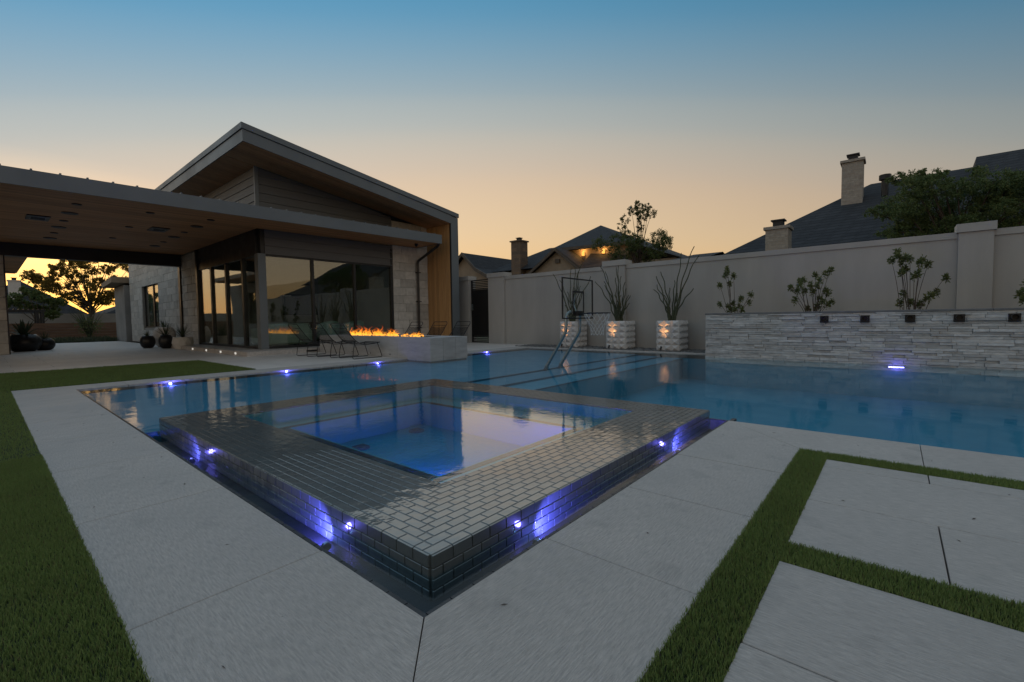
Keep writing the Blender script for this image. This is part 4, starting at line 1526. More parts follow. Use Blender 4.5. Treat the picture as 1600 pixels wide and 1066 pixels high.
# ------------------------------------------------------------------ breezeway canopy
CX0, CX1, CY0, CY1 = -3.0, 10.95, 12.55, 21.8
zc = lambda x: 3.535 + .0113 * (x - .36)
can = thing('breezeway_canopy', (2, 17, 3.5), 'long flat canopy with wood soffit and grey fascia joining the houses', 'canopy')
sec('roof_deck', 'fascia', can, [(CX0, zc(CX0) + .05), (XL, zc(XL) + .05), (XL, zc(XL) + .28), (CX0, zc(CX0) + .28)], YF - .033, CY1)
sec('roof_deck', 'fascia', can, [(CX0, zc(CX0) + .05), (CX1 - .03, zc(CX1) + .05), (CX1 - .03, zc(CX1) + .28), (CX0, zc(CX0) + .28)], CY0 + .04, YF - .034)
fa = sec('fascia', 'fascia', can, [(CX0, zc(CX0)), (CX1, zc(CX1)), (CX1, zc(CX1) + .315), (CX0, zc(CX0) + .315)], CY0, CY0 + .035)
MB().box(CX1 - .029, CX1, CY0 + .036, YF - .034, zc(CX1), zc(CX1) + .315).build('end_fascia', M['fascia'], can)
y = CY0 + .036
while y < CY1 - .02:
    xe = CX1 - .03 if y < YF - .04 else XL - .035
    e_ = y + .135
    if y < YF - .034 < e_:
        e_ = YF - .034
    sec('soffit_board', 'wood', can, [(CX0, zc(CX0) + .012), (xe, zc(xe) + .012), (xe, zc(xe) + .045), (CX0, zc(CX0) + .045)], y, e_)
    y = e_ + .005
x = .751 - .395 * 9
while x < CX1 - .1:
    MB().box(x, x + .03, CY0 + .01, YF - .05 if x > XL - .05 else CY1, zc(x) + .281, zc(x) + .345).build('roof_seam', M['fascia'], can)
    x += .395
MB().box(-2.6, XL - .06, 21.45, 21.75, 3.14, 3.60).build('beam', M['dark'], can)
cl = MB().box(-.22, .52, 21.5, 22.2, 0, 3.14).build('column', M['mortar'], can)
block_wall(cl, 'x', 21.5, -1, -.27, .57, 0, 3.135, bh=.36, bl=.6)
block_wall(cl, 'y', .52, 1, 21.5, 22.2, 0, 3.135, bh=.36, bl=.5)
MB().box(.571, .60, 21.46, 22.2, 0, 3.14).build('column_trim', M['dark'], can)
lab_sq = ['square ceiling speaker grille nearest the left end of the canopy', 'square ceiling speaker grille nearest the pool house']
for (xv, yv), lb in zip(((1.04, 16.07), (3.39, 15.93)), lab_sq):
    t = thing('ceiling_fixture', (xv, yv, zc(xv)), lb, 'ceiling fixture')
    MB().box(xv - .20, xv + .20, yv - .33, yv + .33, zc(xv) - .012, zc(xv) + .011).build('frame', M['dark'], t)
    MB().box(xv - .13, xv + .13, yv - .17, yv + .17, zc(xv) - .02, zc(xv) - .0121).build('grille', M['steel'], t)
    for k in range(5):
        MB().box(xv - .125, xv + .125, yv - .15 + k * .065, yv - .135 + k * .065, zc(xv) - .026, zc(xv) - .0201).build('louvre', M['dark'], t)
rown = {1.5: 'left row', 2.77: 'middle row', 4.01: 'right row'}
nth = ['first', 'second', 'third', 'fourth', 'fifth', 'sixth']
for xv, ysx in ((1.5, (13.76, 14.96, 16.14, 17.27, 18.44, 19.59)), (2.77, (13.68, 16.06, 18.42)), (4.01, (13.61, 14.79, 15.97, 17.07, 18.3, 19.42))):
    for k, yv in enumerate(ysx):
        big = xv != 2.77 and k in (1, 3, 5)
        r_ = .15 if big else .085
        t = thing('recessed_downlight', (xv, yv, zc(xv)), 'dark round downlight in the wood ceiling, %s from the pool in the %s' % (nth[k], rown[xv]), 'downlight', 'downlights in the breezeway ceiling')
        MB().tube([(xv, yv, zc(xv) - .006), (xv, yv, zc(xv) + .011)], r_, 20).build('trim', M['dark'], t)
        MB().tube([(xv, yv, zc(xv) - .0085), (xv, yv, zc(xv) - .0061)], r_ * .8, 20).build('baffle', M['black'], t)
# downspout and camera at the right end
dsp = thing('downspout', (10.92, 13.9, 0), 'dark square downspout running from the canopy corner down the stone wall', 'downspout')
m = MB()
pth = [(10.90, 12.68, zc(10.9) - .005), (10.90, 12.70, 3.60), (10.92, 13.90, 3.16), (10.92, 13.93, 3.05), (10.92, 13.93, .121)]
for (p, q2) in zip(pth, pth[1:]):
    m.tube([p, q2], .06, 4)
m.build('pipe', M['dark'], dsp)
for z_ in (2.7, 1.6, .6):
    MB().box(10.84, 11.0, 13.85, YF - .052, z_, z_ + .03).build('strap', M['dark'], dsp)
scam = thing('security_camera', (10.3, 13.2, zc(10.3)), 'small black dome camera under the right end of the canopy', 'camera')
MB().tube([(10.3, 13.2, zc(10.3) + .01), (10.3, 13.2, zc(10.3) - .04)], .06, 16).build('base', M['black'], scam)
MB().lathe([(.055, -.0), (.05, -.03), (.03, -.052), (.0008, -.058)], (10.3, 13.2, zc(10.3) - .0405), 16).build('dome', M['blackpot'], scam, smooth=True)

# ================================================================== FIRE PIT AND CHAIRS
FX0, FX1, FY0, FY1, FZ = 6.50, 7.65, 7.92, 13.0, .50
fp = thing('fire_pit', (7.07, 10.4, 0), 'long grey concrete fire pit reaching over the pool edge', 'fire pit')
MB().box(FX0 + .02, FX1 - .02, FY0 + .02, FY1 - .02, -.55, FZ - .09).build('core', M['joint'], fp)
cy_ = [FY0, 9.15, 10.4, 11.7, FY1]
for a, b in zip(cy_, cy_[1:]):
    piece('side_panel', FX0, FX0 + .02, a + .002, b - .002, -.03, FZ - .001, M['concrete'], fp, b=.002)
    piece('side_panel', FX1 - .02, FX1, a + .002, b - .002, -.03, FZ - .001, M['concrete'], fp, b=.002)
for a, b in zip((FX0, 6.88, 7.27), (6.88, 7.27, FX1)):
    piece('end_panel', a + .0015, b - .0015, FY0 - .002, FY0 + .018, -.03, FZ - .001, M['concrete'], fp, b=.002)
MB().box(FX0 + .021, 6.84, FY0 + .02, FY1 - .02, FZ - .089, FZ).box(7.30, FX1 - .021, FY0 + .02, FY1 - .02, FZ - .089, FZ).box(6.84, 7.30, FY0 + .02, 8.5, FZ - .089, FZ).box(6.84, 7.30, 12.6, FY1 - .02, FZ - .089, FZ).build('top', M['concrete'], fp)
V, F = [], []
for i in range(900):
    x, y = rnd.uniform(6.86, 7.28), rnd.uniform(8.52, 12.58)
    s = rnd.uniform(.02, .045)
    b = len(V)
    for p in ico:
        V.append((x + p[0] * s * rnd.uniform(.7, 1.2) - 7.07, y + p[1] * s * rnd.uniform(.7, 1.2) - 10.4, FZ - .05 + rnd.uniform(0, .03) + p[2] * s * .8))
    F += [tuple(b + k for k in t) for t in icf]
tag(addobj('lava_rock', npmesh('lava_rock', V, F), M['lava'], fp, (7.07, 10.4, 0)), kind='stuff')


def flame_mat():
    t = NT('flame')
    g_ = t.n('ShaderNodeNewGeometry')
    s_ = t.n('ShaderNodeSeparateXYZ')
    t.t.links.new(g_.outputs['Position'], s_.inputs[0])
    h = t.mr(s_.outputs[2], FZ - .02, FZ + .30, 0, 1)
    rp = ramp(t.t.nodes, [(0, (1, .42, .06, 1)), (.25, (1, .36, .03, 1)), (.6, (1, .17, .012, 1)), (1, (.9, .07, .008, 1))])
    t.t.links.new(h, rp.inputs[0])
    e = t.n('ShaderNodeEmission')
    t.t.links.new(rp.outputs[0], e.inputs[0])
    nz_ = t.noise(t.pos((1, 1, .35)), 26, 3)
    e.inputs[1].default_value = 1.7
    tr = t.n('ShaderNodeBsdfTransparent')
    fac = t.math('MULTIPLY', t.mr(nz_, .38, .66, .0, .95), t.mr(h, .1, 1.0, .9, .18))
    mx = t.n('ShaderNodeMixShader')
    t.t.links.new(fac, mx.inputs[0])
    t.t.links.new(tr.outputs[0], mx.inputs[1])
    t.t.links.new(e.outputs[0], mx.inputs[2])
    return t.done(mx.outputs[0])


M['flame'] = flame_mat()
fire_spots = [(12.2, .20), (12.05, .26), (11.88, .20), (11.72, .36), (11.55, .24), (11.4, .34), (11.25, .22), (10.98, .24), (10.85, .30), (10.72, .20), (10.4, .16), (10.28, .22), (10.1, .24), (9.95, .15), (9.55, .10), (9.4, .12), (9.08, .14), (8.95, .22)]
for (yv, h) in fire_spots:
    m = MB()
    for q in range(6):
        bx_, by_ = 7.07 + rnd.uniform(-.1, .1), yv + rnd.uniform(-.085, .085)
        hh = h * rnd.uniform(.3, 1.15)
        r0 = rnd.uniform(.010, .026)
        ph = rnd.uniform(0, 6)
        ld = rnd.uniform(-.06, .16)
        pts = [(bx_ + math.sin(ph + k * .9) * .014 * k * .5, by_ + ld * (k / 8) ** 1.5 + math.cos(ph + k * 1.1) * .010 * k * .5, FZ - .04 + hh * k / 8) for k in range(9)]
        rs = [r0 * c_ for c_ in (.55, 1, 1.1, .95, .75, .55, .36, .18, .03)]
        m.tube(pts, rs, 7, caps=False)
    m.build('flame', M['flame'], fp, smooth=True)
for yv in (9.45, 10.3, 11.2):
    piece('key_valve', FX0 - .008, FX0 - .0005, yv, yv + .02, .06, .09, M['black'], fp, b=.001)


def make_chair():
    t = thing('lounge_chair', (0, 0, 0), 'x', 'chair', 'black wire lounge chairs round the fire pit')
    hw = .30
    prof = [(-.59, .78), (-.53, .70), (-.44, .575), (-.34, .46), (-.24, .385), (-.11, .345), (.04, .34), (.2, .352), (.34, .375)]
    for s in (-1, 1):
        MB().tube([(-.33, s * hw, .43), (-.385, s * (hw + .01), .22), (-.41, s * (hw + .012), .03), (-.385, s * (hw + .012), .008), (.36, s * (hw + .012), .008), (.385, s * (hw + .012), .03), (.33, s * (hw + .005), .2), (.27, s * hw, .36)], .009, 7).build('side_frame', M['black'], t, smooth=True)
    rail = [(-.66, -hw + .03, .795), (-.66, hw - .03, .795)]
    fr_ = MB()
    for s in (-1, 1):
        fr_.tube([(-.62, s * (hw - .03), .845), (-.60, s * hw, .80)] + [(x_, s * hw, z_) for x_, z_ in prof], .009, 7)
    fr_.tube([(-.62, -hw + .03, .845), (-.62, hw - .03, .845)], .009, 7)
    fr_.tube([(.34, -hw, .375), (.34, hw, .375)], .009, 7)
    fr_.tube([(-.56, -hw, .74), (-.56, hw, .74)], .007, 7)
    fr_.build('seat_frame', M['black'], t, smooth=True)
    MB().tube([(-.33, -hw, .43), (-.33, hw, .43)], .008, 7).build('stretcher', M['black'], t)
    MB().tube([(.27, -hw, .355), (.27, hw, .355)], .008, 7).build('stretcher', M['black'], t)
    sl = MB()
    nw = 26
    for k in range(1, nw):
        yv = -hw + 2 * hw * k / nw
        sag = .035 * (1 - (yv / hw) ** 2)
        pp = [(x_ + sag * .5, yv, z_ - sag) for x_, z_ in prof[1:]]
        for (p, q2) in zip(pp, pp[1:]):
            dx_ = .0058
            sl.add([(p[0], p[1] - dx_, p[2]), (p[0], p[1] + dx_, p[2]), (q2[0], q2[1] + dx_, q2[2]), (q2[0], q2[1] - dx_, q2[2])], [(0, 1, 2, 3)])
    for (x_, z_) in prof[1::2]:
        sl.tube([(x_, -hw, z_), (x_ + .017, 0, z_ - .033), (x_, hw, z_)], .004, 5, caps=False)
    sl.build('sling', M['black'], t)
    return t


proto = make_chair()
spots = [((6.06, 10.04), 0, 'black wire lounge chair nearest the pool on the left side of the fire pit'), ((5.94, 10.92), 3, 'middle black wire lounge chair on the left side of the fire pit'),
         ((5.82, 11.80), -2, 'black wire lounge chair farthest left, by the step vent'), ((8.35, 11.55), 180, 'black wire lounge chair behind the fire, before the downspout'),
         ((8.35, 10.4), 182, 'black wire lounge chair behind the fire pit, before the wood panel'), ((8.35, 9.45), 177, 'black wire lounge chair behind the fire pit nearest the gate')]
for i, ((xv, yv), a, lb) in enumerate(spots):
    c = proto if i == 0 else copy_tree(proto)
    c.location = (xv, yv, 0)
    c.rotation_euler = (0, 0, R(a))
    c['label'] = lb

# ================================================================== NEIGHBOURING HOUSES, TREES


def roofmesh(name, V, F, mat, parent):
    me = D.meshes.new(name)
    lo = wl(parent)
    me.from_pydata([tuple(Vector(v) - lo) for v in V], [], F)
    me.update()
    return addobj(name, me, mat, parent, lo)


def hip_house(name, loc, label, x0, x1, y0, y1, ze, ridge, walls='tan', over=.45, roofmat='shingle'):
    """ridge = ((xa,ya,za),(xb,yb,zb)), ridge along y from ya(max) to yb(min)"""
    t = thing(name, loc, label, 'house')
    MB().box(x0 + over, x1 - over, y0 + over, y1 - over, -.07, ze).build('wall', M[walls], t)
    a, b = ridge
    V = [(x0, y1, ze), (x1, y1, ze), (x1, y0, ze), (x0, y0, ze), a, b]
    rf = roofmesh('roof', V, [(0, 4, 1), (1, 4, 5, 2), (2, 5, 3), (3, 5, 4, 0)], M[roofmat], t)
    MB().box(x0 - .02, x1 + .02, y0 - .02, y1 + .02, ze - .22, ze - .004).build('eave', M['trimbrown'], t)
    return t, rf


def chimney(parent, x, y, w_, z0, z1, mat, capw=.06, flue=True, flat=False):
    c = MB().box(x - w_ / 2, x + w_ / 2, y - w_ / 2, y + w_ / 2, z0, z1).build('chimney', M[mat], parent)
    MB().box(x - w_ / 2 - capw, x + w_ / 2 + capw, y - w_ / 2 - capw, y + w_ / 2 + capw, z1 + .001, z1 + .09).build('chimney_cap', M[mat], c)
    if flue:
        MB().box(x - .14, x + .14, y - .14, y + .14, z1 + .0901, z1 + .28).box(x - .19, x + .19, y - .19, y + .19, z1 + .2801, z1 + .32).build('flue', M['black'], c)
    return c


# right: big dark roof with two whitewashed chimneys
hr, rf = hip_house('neighbour_house', (23, -3, 0), 'dark roofed neighbour house with two pale brick chimneys behind the right wall', 16.9, 28.0, -16, 5.35, 2.75, ((22.3, .80, 5.86), (22.3, -9.0, 5.95)))
V = [(19.4, -1.7, 4.3), (27, -1.7, 4.3), (27, -14, 4.3), (19.4, -14, 4.3), (22.6, -2.05, 6.28), (22.6, -12, 6.28)]
roofmesh('roof', V, [(0, 4, 1), (1, 4, 5, 2), (2, 5, 3), (3, 5, 4, 0)], M['shingle'], hr)
MB().box(17.2, 22, 5.36, 7.0, 2.9, 3.02).add([(17.2, 5.36, 3.02), (22, 5.36, 3.02), (22, 7.0, 3.02), (17.2, 7.0, 3.02), (19.6, 5.36, 3.5), (19.6, 6.5, 3.5)], [(0, 3, 5, 4), (3, 2, 5), (2, 1, 4, 5)]).build('porch_roof', M['shingle'], hr)
MB().box(17.5, 21.7, 5.36, 6.7, -.07, 2.899).build('porch_wall', M['tan'], hr)
chimney(hr, 20.9, 1.27, .62, 4.2, 6.38, 'brick', .05)
chimney(hr, 16.5, 2.86, .62, -.07, 3.58, 'brick', .05)
pv = MB().tube([(20.6, .35, 5.0), (20.6, .35, 5.55)], .1, 8).tube([(20.6, .35, 5.55), (20.6, .35, 5.72)], .17, 8).build('vent_pipe', M['black'], hr)

# centre: tan two-storey house with stone chimney
hc = thing('neighbour_house', (29, 16, 0), 'tan two-storey house with stone chimney beyond the middle of the wall', 'house')
A = (30, 16.7, 7.72)
V = [A, (25.4, 17.9, 5.62), (25.4, 12.5, 5.5), (25.4, 8.9, 4.12), (34.6, 18.0, 5.6), (34.6, 9.0, 4.1)]
rfc = roofmesh('roof', V, [(0, 1, 2), (0, 2, 3), (0, 3, 5), (0, 5, 4), (0, 4, 1), (1, 4, 5, 3, 2)], M['shingle'], hc)
MB().box(26.0, 34, 12.6, 17.4, -.07, 5.45).build('wall', M['tan'], hc)
MB().box(26.0, 34, 9.4, 12.599, -.07, 4.3).build('wall', M['tan'], hc)
MB().extrude([(25.36, 17.95, 5.44), (25.36, 12.45, 5.32), (25.36, 12.45, 5.49), (25.36, 17.95, 5.61)], (.035, 0, 0)).build('eave', M['trimbrown'], hc)
# lower left roof
V = [(25.2, 23.9, 4.45), (25.2, 17.5, 4.45), (28.5, 20.3, 6.28), (28.5, 17.5, 6.2), (32, 23.9, 4.45), (32, 17.5, 4.45)]
roofmesh('roof', V, [(0, 1, 3, 2), (0, 2, 4), (4, 2, 3, 5)], M['shingle'], hc)
MB().box(25.8, 31.5, 17.6, 23.4, -.07, 4.44).build('wall', M['tan'], hc)
# front gable
gx = 23.9
V = [(gx, 18.85, 3.95), (gx, 16.6, 5.42), (gx, 14.7, 3.95), (27, 18.85, 3.95), (27, 16.6, 5.42), (27, 14.7, 3.95)]
gb = roofmesh('gable_roof', V, [(0, 1, 4, 3), (1, 2, 5, 4)], M['shingle'], hc)
MB().extrude([(gx + .3, 18.5, -.07), (gx + .3, 18.5, 3.98), (gx + .3, 16.6, 5.22), (gx + .3, 15.0, 3.98), (gx + .3, 15.0, -.07)], (3, 0, 0)).build('gable_wall', M['tan'], hc)
for (p, q2) in (((18.9, 3.87), (16.6, 5.40)), ((16.6, 5.40), (14.65, 3.87))):
    MB().extrude([(gx - .05, p[0], p[1] - .2), (gx - .05, q2[0], q2[1] - .2), (gx - .05, q2[0], q2[1]), (gx - .05, p[0], p[1])], (.12, 0, 0)).build('bargeboard', M['trimbrown'], gb)
MB().box(gx + .2, gx + .29, 16.4, 16.75, 4.45, 4.7).build('louvre', M['trimbrown'], hc)
# long low roof to the right of the gable
V = [(24.4, 15.2, 4.0), (24.4, 12.2, 4.0), (26.0, 15.2, 5.1), (26.0, 12.6, 4.75)]
roofmesh('roof', V, [(0, 1, 3, 2)], M['shingle'], hc)
MB().box(24.9, 25.99, 12.4, 14.99, -.07, 3.98).build('wall', M['tan'], hc)
chimney(hc, 25.6, 20.9, .85, 3.5, 6.45, 'rubble', .08)
for yv in (15.75, 14.25):
    sc_ = MB().box(25.86, 25.995, yv - .07, yv + .07, 5.0, 5.24).build('wall_lamp', M['sconce'], hc)
    light('wall_lamp_light', 'POINT', (25.75, yv, 5.28), 14, (1, .5, .14), hc, size=.05)
wn_ = MB().box(25.95, 25.998, 14.5, 15.2, 4.3, 4.78).build('window', M['trimbrown'], hc)
MB().box(25.94, 25.949, 14.56, 15.14, 4.36, 4.72).build('pane', M['glass'], wn_)
# left: small gable end showing between pool house and gate
hl_ = thing('neighbour_house', (25, 25, 0), 'tan gable end peeking between the pool house and the gate', 'house')
gx = 24.0
V = [(gx, 27.9, 4.0), (gx, 25.25, 6.0), (gx, 23.9, 4.75), (gx, 22.5, 4.05), (31, 27.9, 4.0), (31, 25.25, 6.0), (31, 23.9, 4.75), (31, 22.5, 4.05)]
g2 = roofmesh('gable_roof', V, [(0, 1, 5, 4), (1, 2, 6, 5), (2, 3, 7, 6)], M['shingle'], hl_)
MB().extrude([(gx + .35, 27.5, -.07), (gx + .35, 27.5, 4.0), (gx + .35, 25.25, 5.75), (gx + .35, 23.9, 4.55), (gx + .35, 22.8, 3.98), (gx + .35, 22.8, -.07)], (6, 0, 0)).build('gable_wall', M['tan'], hl_)
for (p, q2) in (((27.9, 4.0), (25.25, 6.0)), ((25.25, 6.0), (23.9, 4.75)), ((23.9, 4.75), (22.5, 4.05))):
    MB().extrude([(gx - .05, p[0], p[1] - .24), (gx - .05, q2[0], q2[1] - .24), (gx - .05, q2[0], q2[1] + .02), (gx - .05, p[0], p[1] + .02)], (.12, 0, 0)).build('bargeboard', M['trimbrown'], g2)


def tree(name, label, base, trunk_top, blobs, nleaf, L, mat, limbs=True, spread=.3, depth=.8, trunk_r=.12, aspect=.5):
    """blobs: list of (x, y, z, r)"""
    t = thing(name, base, label, 'tree')
    tm = MB()
    b = Vector(base)
    tt = Vector(trunk_top)
    tm.tube([b, b.lerp(tt, .5) + Vector((rnd.uniform(-.06, .06), rnd.uniform(-.06, .06), 0)), tt], [trunk_r, trunk_r * .75, trunk_r * .55], 9)
    V, F, off = [], [], 0
    tot = sum(r ** 1.7 for *_, r in blobs)
    for (x, y, z, r) in blobs:
        c = Vector((x, y, z))
        st_ = b.lerp(tt, rnd.uniform(.65, 1))
        mid = st_.lerp(c, .5) + Vector((rnd.uniform(-.1, .1), rnd.uniform(-.1, .1), rnd.uniform(0, .15)))
        tm.tube(bezier(st_, mid, c, 4), [trunk_r * .35, trunk_r * .26, trunk_r * .19, trunk_r * .13, trunk_r * .06], 5)
        n = int(nleaf * r ** 1.7 / tot)
        # twig clumps inside the blob
        nc = max(3, n // 26)
        cc = rand_dirs(nc) * (nrs.uniform(.15, 1, (nc, 1)) ** .5) * r * np.array([[1, 1, .8]]) + np.array([[x, y, z]])
        idx = nrs.randint(0, nc, n)
        d_ = rand_dirs(n, .25)
        C = cc[idx] + d_ * nrs.uniform(0, spread * r * .75, (n, 1))
        v, f = leaf_quads(C, rand_dirs(n, .1), nrs.uniform(.6, 1.25, n) * L, nrs.uniform(.8, 1.2, n) * L * aspect)
        V.append(v)
        F.append(f + off)
        off += len(v)
    tm.build('trunk', M['bark'], t)
    V = np.concatenate(V) - np.array([base])
    addobj('crown', npmesh('crown', V, np.concatenate(F)), M[mat], t, base)
    return t


ct = [(7.78, 5.32), (8.0, 5.06), (8.32, 4.81), (8.61, 4.62), (7.73, 4.77), (7.31, 5.1), (7.2, 4.84), (7.46, 4.92), (7.78, 4.43), (8.05, 4.16), (8.84, 4.11), (9.13, 3.88), (8.78, 3.58), (8.27, 3.83), (7.73, 3.82), (7.89, 3.44), (7.36, 3.68), (7.05, 3.98), (6.75, 3.75), (6.55, 3.63), (7.1, 3.4), (7.46, 3.24), (8.55, 3.3), (6.85, 3.33), (7.85, 5.0), (7.7, 5.15)]
tree('oak_tree', 'slender airy green tree rising beyond the middle of the wall', (17, 7.8, -.07), (17, 7.8, 3.2),
     [(17 + rnd.uniform(-.7, .7) * (1 if z < 4.3 else .4), y, z, (.21 if z > 4.3 else .38) * rnd.uniform(.75, 1.2)) for y, z in ct], 24000, .05, 'leaf', trunk_r=.07)
rt = [(.11, 4.9), (-.14, 4.76), (-.52, 4.9), (-.4, 4.65), (-.77, 4.74), (-1.07, 4.62), (-1.52, 4.73), (-1.36, 4.56), (-.57, 4.34), (-.25, 4.35), (.07, 4.12), (.33, 3.88), (.52, 3.85), (-.05, 3.73), (-.37, 3.82), (-.78, 4.03), (-1.08, 4.19), (-1.37, 4.05), (-1.74, 4.29), (-2.1, 4.27), (-2.36, 4.24), (-1.93, 3.94), (-2.28, 3.88), (-1.66, 3.71), (-1.19, 3.63), (-.69, 3.43), (-.28, 3.38), (.16, 3.18), (-.17, 3.11), (-.8, 3.14), (-1.2, 3.2), (-1.58, 3.35), (-1.94, 3.45), (-2.3, 3.45), (-2.22, 3.15), (-2.04, 3.05), (-2.7, 4.2), (-3.1, 4.3), (-3.4, 3.9), (-2.9, 3.6), (-3.2, 3.2), (-2.7, 3.0), (-1.5, 2.9), (-.9, 2.85)]
tree('oak_tree', 'broad dark evergreen tree over the right end of the wall', (17.2, -1.3, -.07), (17.2, -1.3, 2.8),
     [(17 + rnd.uniform(-.9, .9), y - .08, 2.9 + (z - 2.9) * .90, (.24 if z > 4.5 or y > .2 else .42) * rnd.uniform(.75, 1.2)) for y, z in rt], 70000, .055, 'leaf_dark', trunk_r=.12)

# ------------------------------------------------------------------ beyond the breezeway
MB().box(-4, 5.0, 24.61, 33.0, -.07, -.02).build('path', M['paver_far'], kind='structure')
mh = thing('main_house', (-2, 27, 0), 'main house wing with wood eave at the left behind the stone column', 'house')
mhw = MB()
mwy0, mwy1 = 28.0, 30.6
mhw.box(-6, -.1, 22.3, mwy0, -.05, 3.3).box(-6, -.1, mwy1, 33.2, -.05, 3.3).box(-6, -.1, mwy0, mwy1, -.05, .85).box(-6, -.1, mwy0, mwy1, 2.75, 3.3).box(-6, -.5, mwy0, mwy1, .85, 2.75)
mwall = mhw.build('wall', M['farwall'], mh)
w2 = MB().box(-.3, -.22, mwy0, mwy0 + .1, .85, 2.75).box(-.3, -.22, mwy1 - .1, mwy1, .85, 2.75).box(-.31, -.21, 29.25, 29.35, .85, 2.75).build('window', M['dark'], mh)
for a, b in ((mwy0 + .1, 29.25), (29.35, mwy1 - .1)):
    MB().box(-.27, -.26, a, b, .86, 2.74).build('pane', M['glass'], w2)
MB().box(-6, 1.25, 21.9, 32.0, 3.42, 3.62).build('roof', M['fascia'], mh)
y = 21.9
while y < 31.9:
    MB().box(-.1, 1.2, y, min(y + .275, 32), 3.39, 3.4199).build('soffit_board', M['wood'], mh)
    y += .28
MB().tube([(.9, 30.9, 3.37), (.9, 30.9, 3.39)], .1, 12).build('downlight', M['black'], mh)
lw = thing('low_wing', (6, 34, 0), 'low pale wing with overhanging eave behind the pool house', 'house')
MB().box(5.05, 9, 31.35, 34, -.07, 3.0).build('wall', M['farwall'], lw)
MB().extrude([(4.55, 31.3, 3.12), (4.55, 34.2, 2.98), (4.55, 34.2, 3.22), (4.55, 31.3, 3.42)], (5, 0, 0)).build('roof', M['tan'], lw)

fn = thing('fence', (3, 38.4, 0), 'low horizontal board fence beyond the breezeway', 'fence')
for k in range(6):
    piece('board', -3, 9.5, 38.4, 38.43, .02 + k * .172, .187 + k * .172, M['fence'], fn, b=.004)
for xv in (-2.8, -.4, 2.0, 4.4, 6.8, 9.2):
    MB().box(xv, xv + .09, 38.431, 38.53, -.07, 1.03).build('post', M['fence'], fn)
MB().box(-8, 20, 48, 48.2, -.07, 1.8).build('garden_wall', M['farwall'], label='pale garden wall far behind the board fence', cat='wall')
h1, r1 = hip_house('neighbour_house', (3, 63, 0), 'distant dark roofed house with white chimney behind the garden wall', -4.0, 6.6, 57, 70, 1.9, ((2.6, 65, 4.9), (2.6, 60, 4.9)), walls='farwall')
chimney(h1, 2.1, 58.6, .75, 2.8, 4.8, 'white', .05)
h2, r2 = hip_house('neighbour_house', (11, 63, 0), 'distant low roof glimpsed right of the backlit tree', 7.2, 18, 57, 70, 1.75, ((12, 65, 3.9), (12, 60, 3.9)), walls='farwall')
pg = thing('pergola', (1.9, 40, 0), 'dark slatted pergola beyond the board fence', 'pergola')
for xv in (2.27, 2.52):
    for yv in (39.6, 41.2):
        MB().box(xv - .05, xv + .05, yv - .05, yv + .05, -.07, 1.75).build('post', M['dark'], pg)
for xv in (.2,):
    for yv in (39.6, 41.2):
        MB().box(xv - .05, xv + .05, yv - .05, yv + .05, -.07, 1.75).build('post', M['dark'], pg)
MB().box(.1, 2.65, 39.55, 39.63, 1.7501, 1.86).box(.1, 2.65, 41.17, 41.25, 1.7501, 1.86).build('beam', M['dark'], pg)
for k in range(13):
    MB().box(.1 + k * .205, .14 + k * .205, 39.5, 41.3, 1.861, 1.93).build('rafter', M['dark'], pg)

lt = [(4.23, 5.29), (3.89, 4.82), (3.33, 4.78), (4.74, 5.16), (5.02, 5.45), (5.57, 5.68), (6.33, 5.66), (7.05, 5.63), (5.25, 4.74), (5.94, 4.79), (6.66, 5.13), (6.33, 4.07), (5.62, 3.85), (4.89, 4.18), (4.29, 3.78), (3.58, 3.49), (2.99, 4.07), (2.57, 4.04), (3.28, 3.74), (3.87, 2.88), (4.65, 3.08), (5.44, 2.92), (6.22, 3.13), (6.73, 3.34), (2.35, 4.28), (2.84, 3.46), (3.43, 4.27), (4.32, 4.5), (5.07, 3.55), (6.42, 2.76), (5.84, 2.56), (4.82, 2.54), (5.3, 6.0), (6.0, 6.2), (6.8, 6.1), (7.5, 5.2), (7.4, 4.2), (4.6, 5.7)]
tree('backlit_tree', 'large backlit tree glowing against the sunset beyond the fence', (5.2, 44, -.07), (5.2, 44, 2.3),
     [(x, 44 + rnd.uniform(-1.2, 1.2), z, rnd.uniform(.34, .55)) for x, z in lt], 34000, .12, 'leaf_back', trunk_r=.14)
db = [(1.5, 2.64), (1.88, 2.96), (2.3, 2.82), (2.66, 2.52), (3.1, 2.37), (1.74, 2.19), (2.16, 2.12), (2.58, 1.89), (3.02, 1.89), (3.38, 2.38), (2.9, 1.57), (1.2, 2.3)]
tree('small_tree', 'low dark spreading tree before the distant roof', (2.5, 42.5, -.07), (2.5, 42.5, 1.3),
     [(x * 42.5 / 40, 42.5 + rnd.uniform(-.6, .6), .9 + (z - .9) * 42.5 / 40, rnd.uniform(.3, .48)) for x, z in db], 8000, .13, 'leaf_dark', trunk_r=.1)

